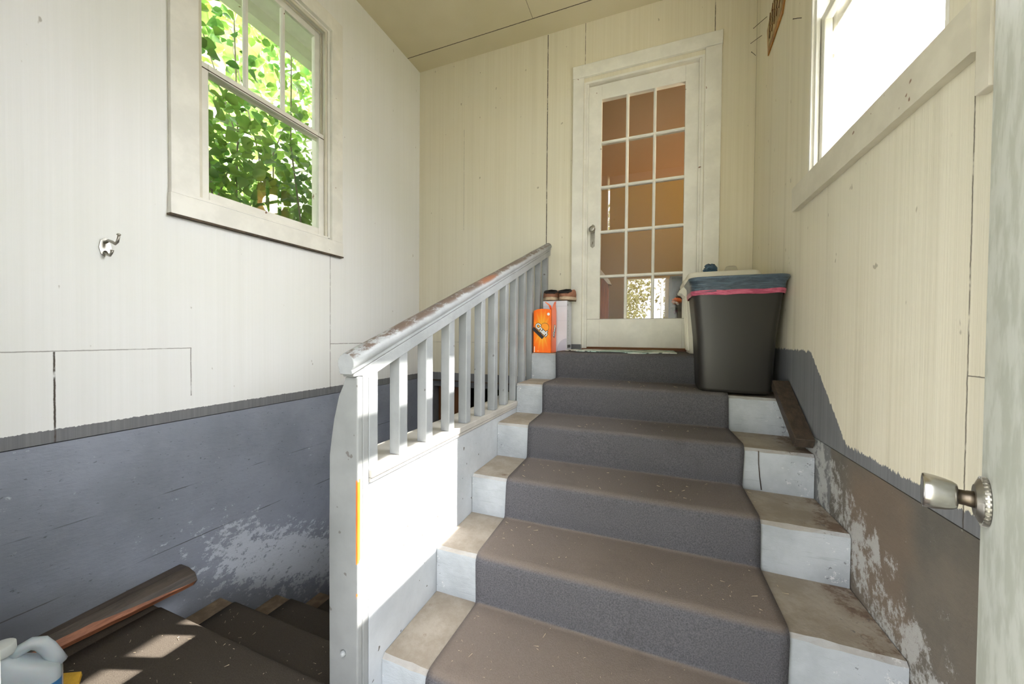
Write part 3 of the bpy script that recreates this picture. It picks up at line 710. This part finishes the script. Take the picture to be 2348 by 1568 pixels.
wx0, wx1, wy0, wy1, wz1 = -.765, -.583, 2.64, 2.80, .262
wb = empty('white_box', (wx0, wy0, sz0), 'white product box with small grey print, behind the orange carton and under the shoes', 'box')
cardw = plain('white_card', srgb(216, 219, 232), .45, var=.03, scale=4)
o = MB().box(wx0, wx1, wy0, wy1, sz0, wz1).build('box_body', cardw, wb, .0015)
grp = plain('grey_print', srgb(150, 152, 160), .5, var=.02); grl = plain('pale_grey_print', srgb(186, 190, 208), .5, var=.02)
b = MB(); random.seed(3)
for i in range(26):
    z = .19 - i * .011; ln = random.uniform(.02, .05); y = wy0 + .012
    b.box(wx1, wx1 + .0006, y, y + ln, z, z + .0035)
b.box(wx1, wx1 + .0006, wy0 + .012, wy0 + .035, .225, .240)
b.build('fine_print', grp, wb)
b = MB(); b.box(wx1, wx1 + .0007, wy0 + .02, wy1 - .03, -.085, -.062); b.build('barcode_block', bk, wb)
b = MB(); b.prism([(wx1 - .075 + .075 * (1 - math.cos(t)), sz0 + .002 + .10 * math.sin(t)) for t in [i * math.pi / 16 for i in range(9)]] + [(wx1 - .001, sz0 + .002)], wy0 - .0006, wy0, 'y'); b.build('printed_curve', grl, wb)
MB().box(wx0, wx1, wy0 - .0005, wy0, .222, .224).build('fold_line', grl, wb)
MB().box(wx0, wx1, wy0 - .0005, wy0, .115, .1165).build('fold_line', grl, wb)

def shoe(loc, rz_, roll, label):
    e = empty('slip_on_shoe', loc, label, 'shoe', 'pair of shoes on the white box')
    so_ = plain('cream_rubber_sole', srgb(206, 184, 158), .7, var=.1, scale=40); up_ = plain('tan_suede', srgb(166, 116, 92), .8, var=.12, scale=40, bump=.3); dk_ = plain('dark_lining', srgb(34, 28, 27), .85); tr_ = plain('brown_outsole', srgb(92, 68, 44), .7)
    def outline(s, n=26, l=.25, w=.046):
        out = []
        for i in range(n):
            t = 2 * math.pi * i / n; y = -math.cos(t) * l / 2; f = (y / l + .5)
            ww = w * (.80 + .25 * math.sin(f * math.pi * .95) ) * (1.04 if f > .45 else .9)
            out.append((math.sin(t) * ww * s * (1 - .25 * max(0, f - .8)), y * (1 + (s - 1) * .3) + l / 2, 0))
        return out
    def ring(s, z, lift=0, tilt=0): return [(x, y, z + max(0, y - .18) * lift) for x, y, _ in outline(s)]
    Lp = e.name; lp = ORIG[Lp]
    def put(mb, name, mat, par=e):
        ang = Matrix.Rotation(rz_, 4, 'Z') @ Matrix.Rotation(roll, 4, 'Y')
        mb.v = [tuple(ang @ Vector((v[0] * 1.38, v[1] * .72, v[2] * .86)) + Vector(lp)) for v in mb.v]
        return mb.build(name, mat, par)
    put(MB().loft([ring(.95, 0, .15), ring(.98, .008, .12)]), 'outsole', tr_)
    put(MB().loft([ring(.98, .0082, .12), ring(1.02, .02, .1), ring(.98, .036, .06)]), 'midsole', so_)
    def lift(y): return .034 * min(1, max(0, y / .13)) ** .8
    rings = []
    for s_, z, k in ((.97, .036, 0), (.98, .050, .3), (.92, .062, .8), (.80, .070, 1)):
        rings.append([(x, y, z + lift(y) * k) for x, y, _ in outline(s_)])
    put(MB().loft(rings, True, False), 'upper', up_)
    vr = []
    for i in range(8):
        f = i / 7; y = .10 + f * .14; w_ = .038 * math.cos(f * 1.15); h_ = .108 - f * .045
        vr.append([(math.cos(t) * w_, y, .05 + math.sin(t) * (h_ - .05)) for t in [math.pi * j / 12 for j in range(13)]])
    put(MB().loft(vr, False, False, False), 'vamp', dk_)
    col = []
    for k, dz in ((1.16, -.012), (1.10, 0), (1.0, .004), (.90, 0), (.84, -.03)):
        col.append([(math.cos(t) * .033 * k, .064 + math.sin(t) * .060 * k, .072 + dz + lift(.064 + math.sin(t) * .060)) for t in [2 * math.pi * j / 28 for j in range(28)]])
    put(MB().loft(col, False, True), 'collar', dk_)
    return e
shoe((-.715, 2.640, wz1 + .001), .10, 0, 'left tan slip-on shoe with cream sole and dark lining, on the white box')
shoe((-.618, 2.640, wz1 + .001), -.16, 0, 'right tan slip-on shoe beside the door casing, its dark opening facing out')

# ---------------------------------------------------------------- door mat
n = N('patterned_mat_weave'); q = n.noise(1, 3, .6, (9, 26, 9), dist=1.6)
mm = n.out(n.mix(q.ramp(.54, .58), n.mix(n.noise(5, 2).ramp(.45, .55), srgb(214, 218, 210), srgb(170, 196, 190)), srgb(70, 78, 76)), .8, n.noise(200, 2), .3, .003)
rings = []
for i in range(30):
    x = -.645 + .79 * i / 29
    rings.append([(x, y, ZS[0] + .015 + .002 * math.sin(x * 9) + (.006 * noise.noise(Vector((x * 6, y * 6, 0))) if j in (0, 4) else 0)) for j, y in enumerate((2.455 if x > -.63 else 2.52, 2.54, 2.65, 2.78, 2.885))])
for i, rg in enumerate(rings):
    if rg[0][0] < -.5: rings[i] = [(x, max(y, 2.61 if x < -.565 else 2.50), z) for x, y, z in rg]
rings = [r for r in rings if r[0][0] > -.57]
o = MB().loft(rings, False, False, False).build('door_mat', mm); m = o.modifiers.new('thickness', 'SOLIDIFY'); m.thickness = .005; m.offset = 1
tag(o, 'thin pale doormat with dark leaf pattern in front of the white glazed door', 'doormat')

# ---------------------------------------------------------------- timbers
rings = []
for i in range(25):
    f = i / 24; y = .56 + f * .475; k = .30 + .70 * f ** .8; g = noise.noise(Vector((f * 6, 0, 1))) * .006
    w_ = .028 + .085 * k + g; h_ = .050 + .022 * k; x0 = XL + .004; zb = FZ + .012 + .0 * f
    cut = .45 + .25 * math.sin(f * 9) * (1 - f)
    rings.append([(x0, y, zb), (x0 + w_ * .85, y, zb), (x0 + w_, y + .004, zb + h_ * .32), (x0 + w_ * .82, y + .006, zb + h_ * .72 + g), (x0 + w_ * .48, y, zb + h_ + g * .5), (x0, y - .002, zb + h_ * (1.02))])
lb_ = empty('split_timber', (XL + .06, .8, FZ + .012), 'split dark timber with raw reddish side, lying against the left foundation wall', 'timber')
MB().loft(rings, sm=False).build('timber_body', M['red_wood'], lb_)
rings2 = [[(r[3][0] + .0015, r[3][1], r[3][2] + .001), (r[4][0] + .001, r[4][1], r[4][2] + .003), (r[5][0] + .0005, r[5][1], r[5][2] + .003)] for r in rings]
MB().loft(rings2, False, False, False, sm=False).build('dark_face', M['dark_wood'], lb_)
b = MB(); r = rings[-1]; b.loft([[(p[0], p[1] + .001, p[2]) for p in r], [(p[0], p[1] + .006, p[2]) for p in r]], sm=False); b.build('dark_end', M['dark_wood'], lb_)
rings2 = []
for i, r in enumerate(rings[8:]):
    k = min(1, (i / 16) ** .7 * 1.02); p3, p2 = Vector(r[3]), Vector(r[2]); q = p3.lerp(p2, k); rings2.append([(p3.x + .002, p3.y, p3.z + .0012), (q.x + .0025, q.y, q.z + .001), (q.x - .006, q.y, q.z + .0005)])
MB().loft(rings2, False, False, False, sm=False).build('bark_strip', M['dark_wood'], lb_)

b = MB(); b.obox((.592, 1.83, ZS[2] + .044), (.598, 2.172, ZS[1] + .070), .068, .045)
o = b.build('old_board', M['brown_lumber'], bevel=.003); tag(o, 'dark weathered board leaning down two steps along the right wall by the trash bin', 'board')

# ---------------------------------------------------------------- jug and yellow scrap at the lower left
JX, JY, JZ_ = -1.70, .47, FZ + .012
KL, KZ = .78, .93
L_ = Vector((.36, .933, 0)).normalized(); N_ = Vector((L_.y, -L_.x, 0))
jug = empty('plastic_jug', (JX, JY, JZ_), 'translucent white plastic jug with cap and moulded handle, on the floor at bottom left', 'jug')
jp = N('jug_plastic'); jp.b.inputs['Subsurface Weight'].default_value = .15; jm = jp.out(jp.mix(jp.noise(4, 2).ramp(.3, .7), srgb(176, 186, 192), srgb(196, 204, 210)), .35)
def jr(hl, hw, z, off=0, r=.03):
    pts = rrect(0, 0, hl, hw, min(r, hw - .001), 0, 5)
    return [tuple(Vector((JX, JY, JZ_ + z * KZ)) + (L_ * (x + off) + N_ * y) * KL) for x, y, _ in pts]
MB().loft([jr(.085, .055, 0), jr(.092, .062, .008), jr(.092, .062, .165), jr(.086, .057, .185), jr(.060, .050, .215, -.022), jr(.038, .036, .245, -.042), jr(.024, .024, .262, -.052, .022), jr(.024, .024, .280, -.052, .022)]).build('jug_body', jm, jug)
hp = [(-.035, .240), (-.01, .262), (.020, .270), (.042, .260), (.058, .235), (.072, .205), (.082, .175)]
MB().tube([tuple(Vector((JX, JY, JZ_ + z * KZ)) + L_ * x * KL) for x, z in hp], [.014, .016, .017, .018, .018, .018, .020], 12).build('handle', jm, jug)
MB().lathe([(0, .030), (.004, .031), (.026, .030), (.029, .027), (.030, .004)], tuple(Vector((JX, JY, JZ_ + .270 * KZ)) + L_ * -.052 * KL), (0, 0, 1), 24).build('cap', plain('white_cap', srgb(206, 210, 208), .5, var=.03), jug)
lbm = N('jug_label_print'); lbm = lbm.out(lbm.mix((lbm.y - .53) > 0, srgb(60, 120, 176), srgb(236, 236, 240)), .4)
MB().loft([jr(.0925, .0625, .03), jr(.0925, .0625, .145)], False, False).build('label_wrap', lbm, jug)
o = MB().loft([[(-1.80, .545, FZ + .012), (-1.758, .600, FZ + .012), (-1.80, .622, FZ + .012), (-1.87, .585, FZ + .012)], [(-1.80, .545, FZ + .022), (-1.76, .600, FZ + .022), (-1.80, .620, FZ + .026), (-1.87, .585, FZ + .024)]], sm=False).build('yellow_sponge', plain('yellow_foam', srgb(226, 178, 60), .8, bump=.4))
tag(o, 'small yellow sponge on the dark carpet right beside the white jug', 'sponge')

# ---------------------------------------------------------------- wall hook, nails, plaque
hk = empty('coat_hook', (XL, .793, .35), 'small double metal coat hook screwed to the left wall', 'hook')
MB().prism([(.775, .345), (.781, .318), (.793, .308), (.805, .318), (.812, .345), (.806, .372), (.793, .384), (.780, .372)], XL, XL + .004).build('back_plate', M['dull'], hk)
MB().tube([(XL + .004, .793, .366), (XL + .022, .796, .372), (XL + .040, .800, .366), (XL + .052, .803, .358), (XL + .062, .806, .366), (XL + .066, .807, .380), (XL + .067, .808, .392)], [.006, .006, .006, .0055, .005, .0045, .004], 10).build('upper_prong', M['dull'], hk)
MB().lathe([(0, .004), (.004, .0075), (.009, .004)], (XL + .067, .808, .391), (0, 0, 1), 10).build('prong_tip', M['dull'], hk)
MB().tube([(XL + .004, .793, .328), (XL + .018, .793, .316), (XL + .030, .796, .312), (XL + .038, .798, .322), (XL + .040, .799, .334)], [.006, .0055, .005, .0045, .006], 10).build('lower_prong', M['dull'], hk)

naillab = ['rusty nail sticking out of the right wall beside the carved plaque', 'rusty nail in the right wall below the carved plaque near the corner', 'long rusty nail in the back wall at its right corner', 'rusty bent nail in the right wall near the window']
rust = plain('rusty_iron', srgb(62, 50, 40), .6)
for (a, t), lab in zip((((XR, 2.68, 1.975), (-.055, .07, .0)), ((XR, 2.79, 1.945), (-.05, .05, .0)), ((.632, YB, 1.918), (-.035, -.055, -.008)), ((XR, 2.10, 1.50), (-.03, .01, .012))), naillab):
    a = Vector(a); b_ = a + Vector(t); o = MB(); o.tube([a, a.lerp(b_, .5) + Vector((0, 0, .001)), b_], .0016, 6); o.lathe([(0, .003), (.001, .003)], b_, Vector(t), 8)
    o = o.build('nail', rust, loc=tuple(a)); tag(o, lab, 'nail', 'rusty nails around the right corner')

pl = empty('carved_plaque', (XR, 2.43, 1.65), 'carved wooden plaque with pointed lower corner hanging high on the right wall', 'plaque')
gold = wood('stained_plaque_wood', srgb(112, 66, 18), srgb(178, 122, 44), (30, 30, 8), .4, .2)
out_ = [(y * 1.028, z * 1.028) for y, z in [(2.552, 1.650), (2.574, 1.815), (2.47, 1.885), (2.36, 2.02), (2.20, 2.10), (2.17, 1.96), (2.245, 1.775), (2.30, 1.690)]]
cyp = sum(p[0] for p in out_) / 8; czp = sum(p[1] for p in out_) / 8
inn = [(cyp + (p[0] - cyp) * .86, czp + (p[1] - czp) * .86) for p in out_]
b = MB(); b.loft([[(XR - .001, y, z) for y, z in out_], [(XR - .007, y, z) for y, z in out_], [(XR - .009, y, z) for y, z in inn]], sm=False); b.build('plaque_body', gold, pl)
MB().prism(inn, XR - .0105, XR - .009).build('carved_field', plain('pale_carved_field', srgb(176, 156, 112), .6, var=.2, scale=30), pl)
b = MB(); random.seed(5)
for i in range(7):
    for j in range(4):
        f = (i + .5) / 7; g = (j + .5) / 4
        y = 2.59 + (2.30 - 2.59) * f; z0 = 1.75 + f * .06 + g * (.14 + .06 * f) - .01
        b.obox((XR - .0115, y, z0), (XR - .0115, y - .012 + random.uniform(-.006, .006), z0 + .035), .004, .006, (1, 0, 0))
b.build('carved_relief', wood('dark_relief', srgb(70, 44, 18), srgb(120, 80, 36), (30, 30, 30)), pl)

# ---------------------------------------------------------------- room behind the glazed door, basement door
struct(MB().box(-1.9, -1.8, 3.06, 4.7, -.12, 2.9).build('wall_kitchen_left', plain('tan_wall', srgb(168, 132, 84), .8, var=.03)))
kw = N('two_tone_tan_wall'); kc_ = kw.mix((kw.z > 1.85), srgb(150, 120, 56), srgb(156, 118, 84)); kc_ = kw.mix(kw.z < 1.28, kc_, srgb(152, 126, 78))
struct(MB().box(-1.9, .77, 4.6, 4.7, -.12, 3.3).build('wall_kitchen_back', kw.out(kc_, .8)))
struct(MB().box(.69, .77, 3.06, 4.7, -.12, 3.3).build('wall_kitchen_right', plain('tan_wall_side', srgb(168, 132, 84), .8, var=.03)))
struct(MB().box(-1.9, .77, 3.06, 4.7, -.16, -.1).build('floor_kitchen', plain('brown_floor', srgb(110, 84, 60), .5)))
struct(MB().box(-2.2, .77, 3.06, 4.8, 3.2, 3.3).build('ceiling_kitchen', plain('tan_ceiling', srgb(190, 160, 120), .8)))
struct(MB().box(-2.2, .77, 3.061, 3.10, 2.1, 3.3).build('wall_kitchen_front', plain('tan_wall_front', srgb(168, 132, 84), .8)))
il = bpy.data.lights.new('kitchen_fill', 'POINT'); il.energy = 11; il.color = (1, .84, .58); il.shadow_soft_size = .12  # unseen light added to brighten the room behind the glazed door
io = bpy.data.objects.new('kitchen_fill', il); C.objects.link(io); io.location = (.56, 3.45, 1.75)
sp_ = empty('stair_side_panel', (-.6, 3.95, -.1), 'orange brown wooden stair side with sloping pale trim, behind the lower left door panes', 'panel')
MB().prism([(-1.1, -.1), (-.435, -.1), (-.435, .575), (-.66, .86), (-1.1, 1.42)], 3.95, 4.02, 'y').build('wood_panel', M['panel_wood'], sp_)
MB().prism([(-.405, .545), (-.43, .60), (-.66, .895), (-1.1, 1.46), (-1.1, 1.405), (-.67, .84), (-.44, .555)], 3.93, 4.03, 'y').build('sloping_trim', M['trim'], sp_)
sh_ = empty('dark_shelf_unit', (.23, 3.9, -.1), 'dark shelf with clutter seen through the lower right pane of the glazed door', 'shelf')
dkm = plain('dark_shelf_paint', srgb(66, 68, 70), .6)
b = MB(); b.box(.16, .66, 3.9, 4.2, -.1, .24); b.box(.16, .66, 3.9, 4.2, .29, .31); b.box(.16, .66, 4.18, 4.2, .24, .60); b.box(.16, .66, 3.9, 4.2, .585, .60); b.box(.16, .175, 3.9, 4.2, .24, .6); b.build('shelf_frame', dkm, sh_)
o = blob('orange_bag', (.225, 3.96, .357), .040, plain('orange_cloth', srgb(214, 110, 50), .7, var=.2), 9, 1.2, .8, .8, .4, cut=.311)
tag(o, 'small orange bag on the dark shelf behind the lower right door pane', 'bag')
# basement room
bd = empty('door_3', (-1.9, YB + .05, -2.5), kind='structure')
MB().box(-1.905, -1.60, YB + .08, YB + .12, -2.5, -.47).build('door_leaf', M['brown_door'], bd, .003)
b = MB(); b.box(-1.93, -1.905, YB, YB + .16, -2.5, -.455); b.box(-1.045, -1.02, YB, YB + .16, -2.5, -.455); b.box(-1.905, -1.045, YB, YB + .14, -.472, -.455); b.build('jamb', M['found_back'], bd)
MB().box(-1.60, -1.57, YB + .07, YB + .125, -2.5, -.47).build('door_stile', plain('dark_brown_edge', srgb(56, 40, 26)), bd)
b = MB(); b.box(-2.3, -.7, 4.6, 4.7, -2.6, -.3); b.box(-2.3, -2.2, 3.1, 4.7, -2.6, -.3); b.box(-.8, -.7, 3.1, 4.7, -2.6, -.3); b.box(-2.3, -.7, 3.1, 4.7, -.42, -.35)
struct(b.build('wall_basement', plain('olive_basement_wall', srgb(90, 92, 70), .8)))
struct(MB().box(-2.3, -.7, 2.7, 4.7, -2.62, -2.5).build('floor_basement', plain('basement_floor', srgb(80, 76, 70), .8)))
MB().box(XL, -.80, YB - .02, YB - .001, JZ - .012, JZ + .002).build('trim_4', M['bronze'])['kind'] = 'structure'

# ---------------------------------------------------------------- outside greenery
def leafmat(name, a, b_):
    n = N(name); c = n.mix(n.noise(3, 3).ramp(.35, .65), a, b_); n.b.inputs['Roughness'].default_value = .45
    tr = n.t.nodes.new('ShaderNodeBsdfTranslucent'); n.t.links.new(c, tr.inputs[0]); n.t.links.new(c, n.b.inputs['Base Color'])
    mx = n.t.nodes.new('ShaderNodeMixShader'); mx.inputs[0].default_value = .55
    o_ = [q for q in n.t.nodes if q.type == 'OUTPUT_MATERIAL'][0]
    n.t.links.new(n.b.outputs[0], mx.inputs[1]); n.t.links.new(tr.outputs[0], mx.inputs[2]); n.t.links.new(mx.outputs[0], o_.inputs[0]); return n.m
def foliage(parent, count, fn, smin, smax, mat, seed, heart=True):
    random.seed(seed); b = MB()
    shape = [(0, 0), (.30, .16), (.46, .45), (.34, .78), (0, 1.08), (-.34, .78), (-.46, .45), (-.30, .16)] if heart else [(0, 0), (.26, .4), (0, 1), (-.26, .4)]
    for _ in range(count):
        p = fn()
        if p is None: continue
        s_ = random.uniform(smin, smax); d1 = Vector((random.gauss(0, 1), random.gauss(0, 1), random.gauss(-.5, .6))).normalized()
        nn = Vector((random.gauss(.2, .7), random.gauss(0, .7), random.gauss(.6, .5))).normalized(); e1 = d1.cross(nn).normalized(); n3 = e1.cross(d1)
        c0 = len(b.v)
        for q, (u, v) in enumerate(shape): b.v.append(tuple(p + (e1 * u + d1 * v + n3 * (abs(u) * .35 - (v - .5) ** 2 * .3)) * s_))
        if heart:
            b.f += [(c0, c0 + 1, c0 + 2, c0 + 3, c0 + 4), (c0, c0 + 4, c0 + 5, c0 + 6, c0 + 7)]; b.smooth += [True, True]
        else: b.f.append((c0, c0 + 1, c0 + 2, c0 + 3)); b.smooth.append(False)
    return b.build('foliage', mat, parent)
bush = empty('leafy_bush', (-2.95, 1.8, -1.3), 'tall leafy green bush filling the view outside the left window', 'bush')
gl = leafmat('bright_leaf', srgb(72, 114, 52), srgb(128, 158, 70))
def fb():
    y = random.uniform(-.6, 4.2); z = random.uniform(-.4, 3.6); d_ = random.random()
    dens = noise.noise(Vector((y * 1.7, z * 1.7, 4)))
    if dens < -.36 and random.random() < .8: return None
    if z > 1.3 and random.random() < min(.66, (z - 1.2) * .8): return None
    return Vector((-2.72 - .75 * d_ - .1 * math.sin(y * 3), y, z))
foliage(bush, 22000, fb, .04, .10, gl, 11)
b = MB(); random.seed(2)
for i in range(34):
    y = random.uniform(.2, 3.6); x = random.uniform(-3.3, -2.85); pts = [(x, y, -1.3)]
    for k in range(1, 7): pts.append((x + random.uniform(-.05, .05) * k * .6, y + random.uniform(-.06, .06) * k * .7, -1.3 + k * .72))
    b.tube(pts, [.011, .010, .009, .008, .006, .005, .003], 6)
b.build('stems', wood('grey_bark', srgb(96, 86, 72), srgb(142, 130, 112), (30, 30, 5)), bush)
hd = empty('background_hedge', (-7, 3, -1.3), 'sunlit pale green trees far behind the bush, seen through gaps in it', 'trees')
def fh():
    y = random.uniform(-2, 12); z = random.uniform(-1.2, 6.5) ; return Vector((-7 - random.random() * .8, y, z + .5 * noise.noise(Vector((y, 0, 0)))))
foliage(hd, 7000, fh, .2, .42, leafmat('pale_leaf', srgb(120, 150, 80), srgb(170, 190, 110)), 12)
# clapboard side of the house beyond the bush
b = MB()
for i in range(34):
    z = -1.3 + i * .11; b.loft([[(-4.2, 3.12, z), (-4.2, 3.085, z), (-4.2, 3.105, z + .112), (-4.2, 3.12, z + .112)], [(XL - T - .08, 3.12, z), (XL - T - .08, 3.085, z), (XL - T - .08, 3.105, z + .112), (XL - T - .08, 3.12, z + .112)]], sm=False)
struct(b.build('wall_exterior', plain('pale_clapboard', srgb(206, 208, 196), .6)))
def tree(name, label, x, y, seed, h, rad, cnt, trunk=.08):
    t = empty(name, (x, y, -1.3), label, 'tree', 'trees in front of the house, reflected in the door glass')
    b = MB().tube([(x, y, -1.3), (x + .05, y, 0), (x - .04, y + .05, h * .6)], [trunk, trunk * .8, trunk * .5], 8); b.build('trunk', M['dark_wood'], t)
    def fn():
        while True:
            v = Vector((random.uniform(-1, 1), random.uniform(-1, 1), random.uniform(-1, 1)))
            if .25 < v.length < 1 : return Vector((x + v.x * rad, y + v.y * rad, h * .5 + v.z * h * .62))
    foliage(t, cnt, fn, .10, .2, leafmat(name + '_leaf', srgb(120, 124, 84), srgb(176, 176, 130)), seed, False)
tree('shade_tree', 'dense olive tree whose reflection fills the lower middle door pane', -1.6, -8.5, 21, 4.6, 1.75, 6500)
tree('shade_tree', 'thinner tree whose reflection shows against white sky in the lower right door pane', 1.15, -9.5, 22, 3.6, .95, 1100)
o = MB().tube([(.36, -7.5, -1.3), (.36, -7.5, 1.95)], .045, 10).build('white_post', plain('white_post_paint', srgb(236, 236, 236))); tag(o, 'slim white post reflected in the lower right door pane', 'post')

# ---------------------------------------------------------------- litter
random.seed(8); b = MB()
for i in range(420):
    k = random.choice([1, 2, 3, 3, 4, 4, 5, 5, 5, 6, 6, 6, 6]); x = random.uniform(-.66, .42)
    z = (ZS[k] if k < 6 else FZ) + (.0135 if -.6 < x < .36 else .003); y0 = YS[k] + .03 if k < 6 else .3; y1 = YS[k - 1] - .03
    y = random.uniform(y0, y1); a = random.uniform(0, math.pi); l = random.choice([.0012, .0018, .0025, .004, .008]) * random.uniform(.7, 1.3); w_ = random.uniform(.0003, .0006)
    v = Vector((math.cos(a), math.sin(a), 0)); q = Vector((-v.y, v.x, 0)); p = Vector((x, y, z))
    b.loft([[p - v * l - q * w_, p - v * l + q * w_, p - v * l + Vector((0, 0, w_))], [p + v * l - q * w_, p + v * l + q * w_, p + v * l + Vector((0, 0, w_ + .0015))]], sm=False)
for i in range(160):
    k = random.choice([0, 0, 0, 1, 1, 2]); z = FZ - .187 * k + .0115; y = random.uniform(.45, .89) if k == 0 else random.uniform(.93 + .304 * (k - 1), 1.18 + .304 * (k - 1)); x = random.uniform(-1.93, -1.0)
    a = random.uniform(0, math.pi); l = random.choice([.0012, .0018, .0025, .004, .007]); w_ = random.uniform(.0003, .0006); v = Vector((math.cos(a), math.sin(a), 0)); q = Vector((-v.y, v.x, 0)); p = Vector((x, y, z))
    b.loft([[p - v * l - q * w_, p - v * l + q * w_, p - v * l + Vector((0, 0, w_))], [p + v * l - q * w_, p + v * l + q * w_, p + v * l + Vector((0, 0, w_ + .0015))]], sm=False)
o = b.build('straw_litter', plain('dry_straw', srgb(206, 188, 158), .8)); tag(o, 'scattered bits of dry straw on the carpeted stairs', 'litter', kind='stuff')
